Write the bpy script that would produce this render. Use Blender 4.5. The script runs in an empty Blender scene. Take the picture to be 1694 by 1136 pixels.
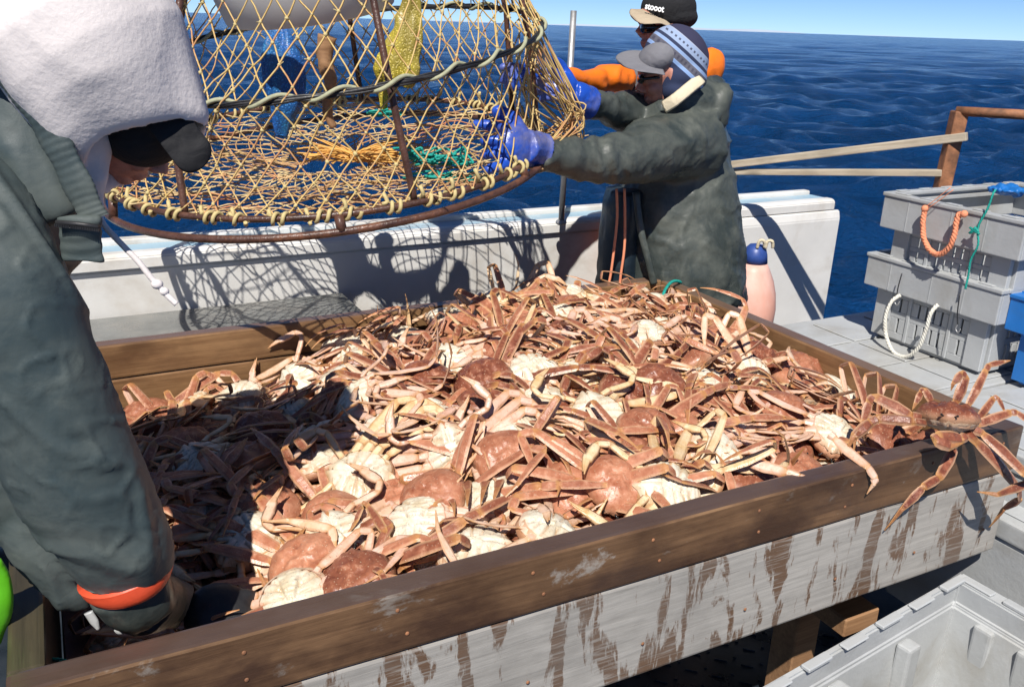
import bpy, bmesh, math, random
import numpy as np
from mathutils import Vector, Matrix, Euler, noise as mnoise

# ------------------------------------------------------------------ camera, sky, sun
scene = bpy.context.scene
COL = scene.collection
F_PX, CX, CY = 1480.0, 847.0, 568.0
ROLL = math.radians(1.9476); PITCH = math.radians(19.6685); CAM = Vector((0, 0, 1.68))
cam_d = bpy.data.cameras.new('camera'); cam = bpy.data.objects.new('camera', cam_d); COL.objects.link(cam)
cam_d.sensor_width = 36.0; cam_d.lens = 36.0 * F_PX / 1694.0
cam_d.clip_start = 0.05; cam_d.clip_end = 20000
cam.location = CAM
cam.rotation_euler = (Matrix.Rotation(math.radians(90) - PITCH, 3, 'X') @ Matrix.Rotation(ROLL, 3, 'Z')).to_euler()
scene.camera = cam
SUN_EL, SUN_AZ = math.radians(51), Vector((-0.13, -0.99, 0)).normalized()
SUN_DIR = Vector((SUN_AZ.x * math.cos(SUN_EL), SUN_AZ.y * math.cos(SUN_EL), math.sin(SUN_EL)))
w = bpy.data.worlds.new("World"); scene.world = w; w.use_nodes = True
nt = w.node_tree; bg = nt.nodes['Background']; sky = nt.nodes.new('ShaderNodeTexSky')
sky.sky_type = 'NISHITA'; sky.sun_disc = False; sky.sun_elevation = SUN_EL
sky.sun_rotation = math.atan2(SUN_DIR.x, SUN_DIR.y)
sky.altitude = 0; sky.air_density = 0.40; sky.dust_density = 0.0; sky.ozone_density = 8.0
nt.links.new(sky.outputs[0], bg.inputs[0]); bg.inputs[1].default_value = 0.084
sun_d = bpy.data.lights.new('sun', 'SUN'); sun_d.energy = 4.6; sun_d.angle = math.radians(0.5); sun_d.color = (1.0, 0.95, 0.88)
sun = bpy.data.objects.new('sun', sun_d); COL.objects.link(sun); sun.location = (-2, -6, 9)
sun.rotation_euler = SUN_DIR.to_track_quat('Z', 'Y').to_euler()
scene.view_settings.view_transform = 'Standard'; scene.view_settings.look = 'None'
scene.view_settings.gamma = 1; scene.view_settings.use_curve_mapping = False
scene.view_settings.exposure = 0.38
scene.render.engine = 'CYCLES'

# ------------------------------------------------------------------ frames
RNG = random.Random(7)
TH = math.radians(28)
UV_ = Vector((math.cos(TH), math.sin(TH), 0)); WV = Vector((math.sin(TH), -math.cos(TH), 0)); ZV = Vector((0, 0, 1))
B0 = Vector((0.50, 2.915, 0))
def P(u, w_, z): return B0 + UV_ * u + WV * w_ + ZV * z
MBOX = Matrix.Translation(B0) @ Matrix(((UV_.x, -WV.x, 0, 0), (UV_.y, -WV.y, 0, 0), (0, 0, 1, 0), (0, 0, 0, 1)))
# MBOX local frame: x = u, y = -w, z = z (right handed)
def ray(x, y):
    a = x - CX; b = -(y - CY); c, s = math.cos(ROLL), math.sin(ROLL)
    u2 = a * c - b * s; v2 = a * s + b * c
    return Vector((u2, v2 * math.sin(PITCH) + F_PX * math.cos(PITCH), v2 * math.cos(PITCH) - F_PX * math.sin(PITCH))) / F_PX
def at(x, y, Y):                                  # point on the sight line through photo pixel (x, y) at ground distance Y
    d = ray(x, y); return CAM + d * (Y / d.y)
def onz(x, y, z):
    d = ray(x, y); return CAM + d * ((z - CAM.z) / d.z)
def onpl(x, y, p, n):
    d = ray(x, y); return CAM + d * ((p - CAM).dot(n) / d.dot(n))

# ------------------------------------------------------------------ objects
def obj(name, me, mat=None, parent=None, M=None, label=None, smooth=False):
    if isinstance(me, bmesh.types.BMesh):
        m = bpy.data.meshes.new(name); me.to_mesh(m); me.free(); me = m
    if smooth: me.polygons.foreach_set('use_smooth', [True] * len(me.polygons))
    if mat is not None and len(me.materials) == 0: me.materials.append(mat)
    o = bpy.data.objects.new(name, me); COL.objects.link(o)
    if parent is not None:
        o.parent = parent; o.matrix_parent_inverse = WM[parent.name].inverted()
    M = M if M is not None else Matrix.Identity(4)
    o.matrix_basis = M; WM[o.name] = M
    if label: o['label'] = label
    return o
WM = {}
def tag(o, label=None, cat=None, group=None, kind=None):
    if label: o['label'] = label
    if cat: o['category'] = cat
    if group: o['group'] = group
    if kind: o['kind'] = kind
    return o
def thing(name, loc, label, cat, group=None):
    o = bpy.data.objects.new(name, None); COL.objects.link(o); o.empty_display_size = 0.05
    M = Matrix.Translation(Vector(loc)); o.matrix_basis = M; WM[o.name] = M
    return tag(o, label, cat, group)

def add_box(bm, x0, x1, y0, y1, z0, z1, bev=0.0, seg=1):
    r = bmesh.ops.create_cube(bm, size=1.0)
    for v in r['verts']:
        v.co = Vector(((x0 + x1) / 2 + v.co.x * (x1 - x0), (y0 + y1) / 2 + v.co.y * (y1 - y0), (z0 + z1) / 2 + v.co.z * (z1 - z0)))
    if bev > 0:
        es = list({e for v in r['verts'] for e in v.link_edges})
        bmesh.ops.bevel(bm, geom=es, offset=bev, segments=seg, affect='EDGES', profile=0.6)
    return r['verts']
def box_bm(*a, **k):
    bm = bmesh.new(); add_box(bm, *a, **k); return bm
def smooth_path(pts, n=6, closed=False):
    pts = [Vector(p) for p in pts]; out = []; L = len(pts)
    rng = range(L if closed else L - 1)
    for i in rng:
        if closed: p0, p1, p2, p3 = pts[i - 1], pts[i], pts[(i + 1) % L], pts[(i + 2) % L]
        else: p0, p1, p2, p3 = pts[max(i - 1, 0)], pts[i], pts[i + 1], pts[min(i + 2, L - 1)]
        for k in range(n):
            t = k / n
            out.append(0.5 * ((2 * p1) + (p2 - p0) * t + (2 * p0 - 5 * p1 + 4 * p2 - p3) * t * t + (3 * p1 - p0 - 3 * p2 + p3) * t ** 3))
    if not closed: out.append(pts[-1])
    return out
def add_tube(bm, path, rad, sides=8, closed=False, caps=True, flat=None, up=None):
    """path of points; rad number or list; flat = list of (a, b) half sizes (a along side axis, b along up axis)"""
    path = [Vector(p) for p in path]; n = len(path); rings = []
    prev = None
    for i, p in enumerate(path):
        if closed: t = path[(i + 1) % n] - path[i - 1]
        else: t = path[min(i + 1, n - 1)] - path[max(i - 1, 0)]
        if t.length < 1e-9: t = Vector((0, 0, 1))
        t.normalize()
        if up is not None: hint = Vector(up[i] if isinstance(up, list) else up)
        elif prev is None: hint = Vector((0, 0, 1)) if abs(t.z) < 0.9 else Vector((1, 0, 0))
        else: hint = prev
        b = hint - t * hint.dot(t)
        if b.length < 1e-6: b = t.orthogonal()
        b.normalize(); a = t.cross(b); prev = b
        if flat is not None: ra, rb = flat[i]
        else:
            ra = rb = rad[i] if isinstance(rad, (list, tuple)) else rad
        rings.append([bm.verts.new(p + a * (math.cos(2 * math.pi * k / sides) * ra) + b * (math.sin(2 * math.pi * k / sides) * rb)) for k in range(sides)])
    m = n if closed else n - 1
    for i in range(m):
        A, Bq = rings[i], rings[(i + 1) % n]
        for k in range(sides):
            f = bm.faces.new((A[k], A[(k + 1) % sides], Bq[(k + 1) % sides], Bq[k])); f.smooth = True
    if caps and not closed:
        bm.faces.new(rings[0][::-1]); bm.faces.new(rings[-1])
    return rings
def tube_bm(path, rad, **k):
    bm = bmesh.new(); add_tube(bm, path, rad, **k); bmesh.ops.recalc_face_normals(bm, faces=bm.faces); return bm
def rope_bm(path, r, sides=6, n=6, wob=0.0, seed=1, closed=False, strands=0, pitch=0.03):
    """spline rope; strands > 0 twists that many strands round the path"""
    pp = smooth_path(path, n, closed)
    if wob:
        pp = [p + Vector((mnoise.noise(p * 14 + Vector((seed, 0, 0))), mnoise.noise(p * 14 + Vector((0, seed, 9))), mnoise.noise(p * 14 + Vector((5, 0, seed))))) * wob for p in pp]
    bm = bmesh.new()
    if strands:
        L = 0; fr = []; prev = Vector((0.3, 0.2, 1)).normalized()
        dense = []
        for i in range(len(pp) - 1):
            d = (pp[i + 1] - pp[i]).length; k = max(1, int(d / (pitch / 6)))
            for j in range(k): dense.append(pp[i].lerp(pp[i + 1], j / k))
        dense.append(pp[-1]); acc = 0; lines = [[] for _ in range(strands)]
        for i, p in enumerate(dense):
            t = (dense[min(i + 1, len(dense) - 1)] - dense[max(i - 1, 0)]).normalized()
            b = (prev - t * prev.dot(t)).normalized(); a = t.cross(b); prev = b
            if i: acc += (p - dense[i - 1]).length
            for s in range(strands):
                an = 2 * math.pi * (s / strands + acc / pitch)
                lines[s].append(p + a * math.cos(an) * r * 0.5 + b * math.sin(an) * r * 0.5)
        for l in lines: add_tube(bm, l, r * 0.58, sides=5)
    else: add_tube(bm, pp, r, sides=sides, closed=closed)
    bmesh.ops.recalc_face_normals(bm, faces=bm.faces)
    return bm
def fuse(bm, voxel, smooth_it=4, name='m'):
    """voxel remesh a set of overlapping closed shapes into one continuous mesh"""
    me = bpy.data.meshes.new(name); bm.to_mesh(me); bm.free()
    o = bpy.data.objects.new('tmp', me); COL.objects.link(o)
    m = o.modifiers.new('r', 'REMESH'); m.mode = 'VOXEL'; m.voxel_size = voxel; m.use_smooth_shade = True
    if smooth_it:
        s = o.modifiers.new('s', 'SMOOTH'); s.iterations = smooth_it; s.factor = 0.5
    dg = bpy.context.evaluated_depsgraph_get(); dg.update()
    out = bpy.data.meshes.new_from_object(o.evaluated_get(dg))
    bpy.data.objects.remove(o); bpy.data.meshes.remove(me)
    out.name = name
    return out
def displace(me, fn):
    n = len(me.vertices); co = np.empty(n * 3); no = np.empty(n * 3)
    me.vertices.foreach_get('co', co); me.vertices.foreach_get('normal', no)
    co = co.reshape(-1, 3); no = no.reshape(-1, 3)
    for i in range(n):
        d = fn(Vector(co[i]), Vector(no[i]))
        co[i] += no[i] * d if not isinstance(d, Vector) else np.array(d)
    me.vertices.foreach_set('co', co.ravel()); me.update()
def add_ball(bm, c, rx, ry=None, rz=None, seg=16, M=None):
    ry = ry or rx; rz = rz or rx
    mt = Matrix.Translation(Vector(c)) @ (M.to_4x4() if M is not None else Matrix.Identity(4)) @ Matrix.Diagonal((rx, ry, rz, 1))
    return bmesh.ops.create_uvsphere(bm, u_segments=seg, v_segments=max(6, seg // 2), radius=1.0, matrix=mt)['verts']
def fold(p, s=1.0, seed=0.0):
    """ridged noise for cloth wrinkles, -1..1"""
    q = p * s + Vector((seed, seed * 1.7, -seed))
    q = q + Vector((mnoise.noise(q * 0.7), mnoise.noise(q * 0.7 + Vector((9, 0, 0))), 0)) * 0.8
    return 0.75 * math.sin(6.5 * mnoise.noise(q * 0.45) + 1.1 * q.x) + 0.45 * math.sin(7.0 * mnoise.noise(q * 0.8 + Vector((4, 4, 4))))

def crease(p, s=1.0, seed=0.0, w=7.0):
    """thin raised crease lines of stiff cloth, 0..1"""
    q = p * s + Vector((seed, -seed, seed * 0.5)); q = q + Vector((mnoise.noise(q * 1.3), mnoise.noise(q * 1.3 + Vector((3, 3, 3))), 0)) * 0.35
    return max(0.0, 1 - w * abs(mnoise.noise(q))) * (0.3 + max(0, mnoise.noise(q * 0.6 + Vector((8, 1, 2))) + 0.3))

# ------------------------------------------------------------------ materials
class NM:
    def __init__(s, name):
        s.m = bpy.data.materials.new(name); s.m.use_nodes = True; s.t = s.m.node_tree; s.b = s.t.nodes['Principled BSDF']
        s.geo = None
    def n(s, typ, **k):
        nd = s.t.nodes.new('ShaderNode' + typ)
        for a, v in k.items():
            if a[0] == '_':
                key = a[1:]; key = int(key) if key.isdigit() else key
                s.put(nd.inputs[key], v)
            else: setattr(nd, a, v)
        return nd
    def put(s, sock, v):
        if isinstance(v, bpy.types.NodeSocket): s.t.links.new(v, sock)
        elif isinstance(v, bpy.types.Node): s.t.links.new(v.outputs[0], sock)
        else:
            if sock.type == 'RGBA' and len(v) == 3: v = (*v, 1)
            sock.default_value = v
    def coord(s, scale=(1, 1, 1), kind='Object', rot=(0, 0, 0)):
        tc = s.n('TexCoord'); mp = s.n('Mapping'); s.t.links.new(tc.outputs[kind], mp.inputs[0]); mp.inputs['Scale'].default_value = scale
        mp.inputs['Rotation'].default_value = rot
        return mp.outputs[0]
    def noise(s, vec, scale, detail=4, rough=0.55, dist=0.0):
        nd = s.n('TexNoise', _Vector=vec, _Scale=scale, _Detail=detail, _Roughness=rough, _Distortion=dist); return nd.outputs['Fac']
    def ramp(s, fac, stops, interp='LINEAR'):
        nd = s.n('ValToRGB'); s.put(nd.inputs[0], fac); cr = nd.color_ramp; cr.interpolation = interp
        while len(cr.elements) < len(stops): cr.elements.new(0.5)
        for e, (p, c) in zip(cr.elements, stops):
            e.position = p; e.color = (c, c, c, 1) if isinstance(c, (int, float)) else (*c, 1)
        return nd.outputs[0]
    def mix(s, f, a, b, blend='MIX'):
        nd = s.n('Mix', data_type='RGBA', blend_type=blend); s.put(nd.inputs[0], f); s.put(nd.inputs[6], a); s.put(nd.inputs[7], b); return nd.outputs[2]
    def math(s, op, a, b=0.0, clamp=False):
        nd = s.n('Math', operation=op, use_clamp=clamp); s.put(nd.inputs[0], a); s.put(nd.inputs[1], b); return nd.outputs[0]
    def bump(s, h, strength=0.3, dist=0.01, normal=None):
        nd = s.n('Bump', _Height=h, _Strength=strength, _Distance=dist)
        if normal is not None: s.put(nd.inputs['Normal'], normal)
        return nd.outputs[0]
    def set(s, color=None, rough=None, normal=None, **k):
        if color is not None: s.put(s.b.inputs['Base Color'], color)
        if rough is not None: s.put(s.b.inputs['Roughness'], rough)
        if normal is not None: s.put(s.b.inputs['Normal'], normal)
        for a, v in k.items(): s.put(s.b.inputs[a.replace('_', ' ')], v)
        return s.m

def mat_simple(name, c, rough=0.5, var=0.15, scale=12, bump=0.15, bs=80, metallic=0.0, spec=0.5, dirt=None, dirt_amt=0.5, coat=0.0, sheen=0.0, bd=0.004):
    s = NM(name); v = s.coord()
    n1 = s.noise(v, scale, 5)
    dark = tuple(x * (1 - var) for x in c); lite = tuple(min(1, x * (1 + var)) for x in c)
    col = s.ramp(n1, [(0.3, dark), (0.7, lite)])
    if dirt is not None:
        n2 = s.noise(v, scale * 0.45, 8, 0.65, 0.4)
        f = s.ramp(n2, [(0.62 - dirt_amt * 0.25, 0.0), (0.72, 1.0)])
        col = s.mix(f, col, dirt)
    nr = s.bump(s.noise(v, bs, 6), bump, bd)
    rr = s.ramp(s.noise(v, scale * 1.7, 3), [(0.3, max(0.02, rough - 0.08)), (0.7, min(1, rough + 0.1))])
    s.set(color=col, rough=rr, normal=nr)
    s.b.inputs['Metallic'].default_value = metallic; s.b.inputs['Specular IOR Level'].default_value = spec
    if coat: s.b.inputs['Coat Weight'].default_value = coat
    if sheen: s.b.inputs['Sheen Weight'].default_value = sheen
    return s.m
def mat_wood(name, c1, c2, wet=None, wet_amt=0.5, rough=0.55, drips=False, seed=0.0, gscale=1.0, knots=True, pale=None, top=None):
    s = NM(name); tc = s.n('TexCoord'); oi = s.n('ObjectInfo')
    off = s.n('CombineXYZ'); s.put(off.inputs[0], s.math('MULTIPLY', oi.outputs['Random'], 37.0)); s.put(off.inputs[1], s.math('MULTIPLY', oi.outputs['Random'], 11.0))
    ad = s.n('VectorMath', operation='ADD'); s.t.links.new(tc.outputs['Object'], ad.inputs[0]); s.t.links.new(off.outputs[0], ad.inputs[1])
    vec = ad.outputs[0]
    def mp(sc): m = s.n('Mapping'); s.t.links.new(vec, m.inputs[0]); m.inputs['Scale'].default_value = sc; return m.outputs[0]
    g = s.noise(mp((1.2, 26 * gscale, 26 * gscale)), 3.0, 7, 0.62, 0.5)
    g2 = s.noise(mp((3, 60, 60)), 3.0, 5, 0.6, 0.6)
    col = s.ramp(g, [(0.25, c1), (0.5, tuple((a + b) / 2 for a, b in zip(c1, c2))), (0.75, c2)])
    col = s.mix(s.ramp(g2, [(0.30, 0.22), (0.5, 0.0)]), col, tuple(x * 0.4 for x in c1))
    if knots:
        vo = s.n('TexVoronoi', _Vector=mp((3.2, 9, 9)), _Scale=1.0); k = s.ramp(vo.outputs['Distance'], [(0.06, 1.0), (0.16, 0.0)])
        col = s.mix(s.math('MULTIPLY', k, 0.75), col, tuple(x * 0.35 for x in c1))
    rr = rough
    if pale is not None:
        pn = s.noise(mp((5, 8, 8)), 1.3, 9, 0.7, 0.3)
        col = s.mix(s.ramp(pn, [(0.585, 0.0), (0.64, 0.75)]), col, pale)
    if wet is not None:
        if drips: wn = s.noise(mp((10, 5, 2.2)), 1.5, 9, 0.66, 0.35)
        else: wn = s.noise(mp((2.5, 5, 5)), 1.5, 6, 0.6)
        lo = 0.60 - wet_amt * 0.18; wf = s.ramp(wn, [(lo, 0.0), (lo + (0.03 if drips else 0.16), 1.0)])
        if drips:
            fine = s.noise(mp((30, 30, 70)), 2.0, 3)
            wf = s.math('MULTIPLY', wf, s.ramp(s.noise(mp((7, 60, 120)), 2.0, 5), [(0.34, 0.35), (0.50, 0.95)]))
        col = s.mix(wf, col, s.mix(g, tuple(x * 0.65 for x in wet), wet))
        rr = s.ramp(wf, [(0.0, rough), (1.0, 0.32)])
    h = s.math('ADD', g, s.math('MULTIPLY', g2, 0.5))
    if top is not None:                                # worn, soaked top edge of a rim board
        ge = s.n('NewGeometry'); sp = s.n('SeparateXYZ'); s.t.links.new(ge.outputs['True Normal'], sp.inputs[0])
        tf = s.ramp(sp.outputs[2], [(0.6, 0.0), (0.9, 1.0)]); fr = s.ramp(g, [(0.3, 0.75), (0.7, 1.0)])
        col = s.mix(s.math('MULTIPLY', tf, fr), col, top); rr = s.mix(tf, rr if isinstance(rr, bpy.types.NodeSocket) else (rr, rr, rr), (0.30, 0.30, 0.30))
        ef = s.math('MULTIPLY', s.ramp(sp.outputs[2], [(0.15, 0.0), (0.4, 1.0)]), s.ramp(sp.outputs[2], [(0.75, 1.0), (0.95, 0.0)])); col = s.mix(s.math('MULTIPLY', ef, s.ramp(s.noise(vec, 9, 5), [(0.45, 0.0), (0.6, 0.8)])), col, (0.34, 0.20, 0.10))
    cr = s.noise(mp((1.5, 40, 40)), 2.2, 6, 0.7, 0.8); ck = s.ramp(cr, [(0.27, 1.0), (0.31, 0.0)]); col = s.mix(s.math('MULTIPLY', ck, 0.8), col, tuple(x * 0.22 for x in c1))
    blot = s.noise(mp((4, 7, 7)), 1.1, 7, 0.65); col = s.mix(s.ramp(blot, [(0.35, 0.45), (0.55, 0.0)]), col, tuple(x * 0.6 for x in c1))
    s.set(color=col, rough=rr, normal=s.bump(h, 0.40, 0.002))
    return s.m
MT = {}
MT['wood_shade'] = mat_wood('shade_darkened_wood', (0.035, 0.030, 0.018), (0.085, 0.070, 0.040), rough=0.4)  # box's left wall: the shadow lying on it is put into the wood colour
MT['wood_wet'] = mat_wood('wet_brown_wood', (0.085, 0.042, 0.021), (0.25, 0.140, 0.070), wet=(0.080, 0.042, 0.026), wet_amt=0.95, rough=0.48, pale=(0.38, 0.35, 0.31), top=(0.085, 0.058, 0.050))
MT['wood_in'] = mat_wood('inner_brown_wood', (0.15, 0.075, 0.033), (0.34, 0.20, 0.095), wet=(0.17, 0.09, 0.045), wet_amt=0.5, rough=0.45, top=(0.15, 0.095, 0.070))
MT['wood_pale'] = mat_wood('weathered_pale_wood', (0.30, 0.282, 0.255), (0.46, 0.435, 0.395), wet=(0.165, 0.092, 0.052), wet_amt=0.46, rough=0.75, drips=True, knots=False)
MT['wood_raw'] = mat_wood('raw_brown_timber', (0.22, 0.11, 0.05), (0.42, 0.24, 0.12), rough=0.7)
MT['wood_rail'] = mat_wood('pale_rail_wood', (0.42, 0.34, 0.24), (0.66, 0.58, 0.45), rough=0.7)
MT['gel'] = mat_simple('white_gelcoat', (0.72, 0.71, 0.68), 0.42, 0.07, 5, 0.12, 40, dirt=(0.47, 0.42, 0.35), dirt_amt=0.55)
MT['gel_blue'] = mat_simple('pale_blue_gelcoat', (0.34, 0.50, 0.60), 0.4, 0.1, 6, 0.1, 40, dirt=(0.5, 0.55, 0.58), dirt_amt=0.4)
MT['shelf'] = mat_simple('wet_grey_shelf', (0.16, 0.165, 0.16), 0.3, 0.25, 9, 0.25, 60, dirt=(0.24, 0.23, 0.21), dirt_amt=0.5)
MT['crate'] = mat_simple('grey_plastic', (0.43, 0.445, 0.45), 0.42, 0.09, 7, 0.2, 90, dirt=(0.30, 0.285, 0.25), dirt_amt=0.6)
MT['crate_blue'] = mat_simple('blue_plastic', (0.015, 0.16, 0.50), 0.4, 0.12, 7, 0.12, 120, dirt=(0.03, 0.13, 0.33), dirt_amt=0.4)
MT['steel_rust'] = mat_simple('rusty_brown_steel', (0.085, 0.040, 0.028), 0.33, 0.45, 30, 0.5, 140, dirt=(0.22, 0.09, 0.045), dirt_amt=0.4)
MT['rust_post'] = mat_simple('orange_rust', (0.30, 0.13, 0.06), 0.7, 0.4, 22, 0.4, 120, dirt=(0.10, 0.05, 0.03), dirt_amt=0.6)
MT['galv'] = mat_simple('galvanised_tube', (0.42, 0.42, 0.42), 0.45, 0.2, 20, 0.2, 100, metallic=0.6)
MT['black'] = mat_simple('black_rubber', (0.02, 0.02, 0.022), 0.45, 0.3, 30, 0.2, 120)
# ------------------------------------------------------------------ sea
def build_sea():
    ratio = 1.0125; rs = [1.2]
    while rs[-1] < 9000: rs.append(rs[-1] * (ratio if rs[-1] < 400 else 1.03))
    r = np.array(rs); th = np.concatenate([np.linspace(math.radians(38), math.radians(142), 820, endpoint=False), np.linspace(math.radians(142), math.radians(398), 150, endpoint=False)]); na = len(th)
    R, T = np.meshgrid(r, th, indexing='ij'); X = R * np.cos(T); Y = R * np.sin(T) + 2
    Z = np.zeros_like(X); rg = np.random.RandomState(5); cell = R * np.where((T > math.radians(37)) & (T < math.radians(143)), 0.0125, 0.03)
    DX = np.zeros_like(X); DY = np.zeros_like(X)
    for i in range(90):
        lam = 0.32 * (1.05 ** i) * (0.9 + 0.2 * rg.rand()); k = 2 * math.pi / lam
        a = math.radians(60 + rg.randn() * 48); kx, ky = math.cos(a) * k, math.sin(a) * k; ph = rg.rand() * 6.28
        amp = 0.0145 * lam ** 0.85 * (0.6 + 0.8 * rg.rand()) * (1.0 if lam < 3.2 else 0.42 if lam < 8 else 0.2)
        fade = np.clip((lam / cell - 2.5) / 2, 0, 1)
        q = kx * X + ky * Y + ph + 0.6 * np.sin(0.13 * X + 0.21 * Y + i)
        Z += amp * fade * np.sin(q); DX += amp * fade * 0.8 * math.cos(a) * np.cos(q); DY += amp * fade * 0.8 * math.sin(a) * np.cos(q)
    X = X + DX; Y = Y + DY
    nr = len(r); co = np.stack([X, Y, Z - 1.15], -1).reshape(-1, 3)
    i, j = np.meshgrid(np.arange(nr - 1), np.arange(na), indexing='ij'); j2 = (j + 1) % na
    f = np.stack([i * na + j, (i + 1) * na + j, (i + 1) * na + j2, i * na + j2], -1).reshape(-1, 4)
    me = bpy.data.meshes.new('sea'); me.vertices.add(len(co)); me.vertices.foreach_set('co', co.ravel())
    me.loops.add(f.size); me.loops.foreach_set('vertex_index', f.ravel().astype(np.int32))
    me.polygons.add(len(f)); me.polygons.foreach_set('loop_start', np.arange(0, f.size, 4, dtype=np.int32))
    me.update(calc_edges=True)
    s = NM('sea_water'); v = s.coord()
    n1 = s.noise(s.coord((0.8, 2.0, 1)), 0.9, 9, 0.68, 0.3); n2 = s.noise(s.coord((1, 1.9, 1)), 5.5, 6, 0.6, 0.3); n3 = s.noise(s.coord((1, 1.7, 1)), 0.16, 6, 0.6)
    b = s.bump(n3, 1.0, 0.9); b = s.bump(n1, 1.0, 0.75, b); b = s.bump(n2, 1.0, 0.09, b)
    col = s.ramp(s.noise(v, 0.35, 5), [(0.35, (0.003, 0.038, 0.130)), (0.7, (0.006, 0.066, 0.225))])
    m = s.set(color=col, rough=0.12, normal=b); s.b.inputs['IOR'].default_value = 1.33
    s.b.inputs['Specular IOR Level'].default_value = 0.5
    o = obj('sea', me, m, smooth=True); o['kind'] = 'structure'
build_sea()
# distant low coast on the horizon, right of the men
bm = bmesh.new()
N = 60; top = []; bot = []
for i in range(N + 1):
    a = math.radians(-6 + 34 * i / N)
    x, y = 7600 * math.sin(a), 7600 * math.cos(a)
    h = max(0.0, 16 + 22 * mnoise.noise(Vector((i * 0.13, 3, 0))) - 0.6 * abs(i - 24))
    top.append(bm.verts.new((x * 1.02, y * 1.02, -1 + h))); bot.append(bm.verts.new((x, y, -3)))
bk = [bm.verts.new((v.co.x * 1.04, v.co.y * 1.04, -3)) for v in bot]
for i in range(N):
    bm.faces.new((bot[i], bot[i + 1], top[i + 1], top[i])); bm.faces.new((top[i], top[i + 1], bk[i + 1], bk[i]))
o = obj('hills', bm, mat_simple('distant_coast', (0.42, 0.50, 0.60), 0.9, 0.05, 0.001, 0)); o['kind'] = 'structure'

# ------------------------------------------------------------------ deck
s = NM('dark_tread_deck'); v = s.coord(rot=(0, 0, 0.6))
n = s.noise(v, 7, 6); col = s.ramp(n, [(0.3, (0.012, 0.018, 0.026)), (0.7, (0.035, 0.045, 0.058))])
deckm = s.set(color=col, rough=s.ramp(n, [(0.3, 0.22), (0.7, 0.5)]), normal=s.bump(s.noise(v, 40, 4), 0.2, 0.004))
bm = bmesh.new(); add_box(bm, -3.4, 1.62, -5.2, 0.62, -0.25, 0.0)
obj('deck', bm, deckm, M=MBOX)['kind'] = 'structure'
bm = bmesh.new()                                            # raised tread lozenges on the deck below the box
for i in range(46):
    for j in range(46):
        x = -2.2 + i * 0.052; y = -2.6 + j * 0.052
        if (i + j) % 2: M = Matrix.Rotation(0.78, 4, 'Z')
        else: M = Matrix.Rotation(-0.78, 4, 'Z')
        vs = add_box(bm, -0.017, 0.017, -0.004, 0.004, 0.0, 0.003)
        bmesh.ops.transform(bm, matrix=Matrix.Translation((x, y, 0.0005)) @ M, verts=vs)
t = obj('deck_tread', bm, deckm, M=MBOX); t['kind'] = 'stuff'; tag(t, 'raised tread pattern on the dark deck under the box', 'deck tread')

# ------------------------------------------------------------------ bulwark: white fibreglass with pale blue cap
BW = -0.665; BZ = 0.955
bul = thing('bulwark', P(-1.2, BW, 0), 'white fibreglass bulwark with pale blue cap along the sea side behind the box', 'bulwark')
def prism(u0, u1, prof, name, mat, parent, bev=0.0):
    """profile of (w, z) points swept along u"""
    bm = bmesh.new(); A = [bm.verts.new((u0, -w_, z)) for w_, z in prof]; Bv = [bm.verts.new((u1, -w_, z)) for w_, z in prof]; n = len(prof)
    for i in range(n): bm.faces.new((A[i], A[(i + 1) % n], Bv[(i + 1) % n], Bv[i]))
    bm.faces.new(A[::-1]); bm.faces.new(Bv)
    bmesh.ops.recalc_face_normals(bm, faces=bm.faces)
    if bev: bmesh.ops.bevel(bm, geom=bm.edges[:], offset=bev, segments=3, affect='EDGES')
    return obj(name, bm, mat, parent, M=MBOX, smooth=False)
prism(-3.3, 1.44, [(BW - 0.02, 0.0), (BW - 0.005, BZ - 0.055), (BW - 0.16, BZ - 0.055), (BW - 0.15, -0.9), (BW - 0.05, -0.9)], 'panel', MT['gel'], bul, 0.004)
prism(-3.3, 1.47, [(BW + 0.012, BZ - 0.05), (BW + 0.012, BZ - 0.012), (BW - 0.004, BZ), (BW - 0.045, BZ), (BW - 0.045, BZ - 0.05)], 'rail_lip', MT['gel'], bul, 0.004)
prism(-3.3, 1.47, [(BW - 0.048, BZ - 0.05), (BW - 0.048, BZ - 0.004), (BW - 0.15, BZ - 0.006), (BW - 0.15, BZ - 0.05)], 'cap', MT['gel_blue'], bul, 0.002)
prism(-3.3, 1.47, [(BW - 0.153, BZ - 0.06), (BW - 0.153, BZ + 0.012), (BW - 0.195, BZ + 0.012), (BW - 0.195, BZ - 0.06)], 'outer_lip', MT['gel'], bul, 0.004)
# end piece of the bulwark past the men: sloping top corner
prism(0.60, 1.50, [(BW + 0.02, 0.0), (BW + 0.028, BZ - 0.09), (BW + 0.018, BZ - 0.052), (BW - 0.002, BZ - 0.052), (BW - 0.004, 0.0)], 'end_panel', MT['gel'], bul, 0.005)
# grey shelf between box and bulwark, with a drain slot
sh = thing('side_shelf', P(-1.6, -0.3, 0.6), 'wet grey side shelf running between the box and the white bulwark', 'shelf')
sl = [(-1.02, -0.90, -0.33, -0.27)]
bm = bmesh.new()
for (x0, x1, y0, y1) in ((-3.3, -0.915, 0.045, 0.30), (-3.3, -0.915, 0.36, 0.652), (-3.3, -1.06, 0.30, 0.36), (-0.935, -0.915, 0.30, 0.36)):
    add_box(bm, x0, x1, y0, y1, 0.715, 0.755)
obj('shelf_top', bm, MT['shelf'], sh, M=MBOX)
bm = bmesh.new(); add_box(bm, -3.3, -0.92, 0.03, 0.044, 0.45, 0.775, 0.003); obj('shelf_edge', bm, MT['shelf'], sh, M=MBOX)
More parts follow.
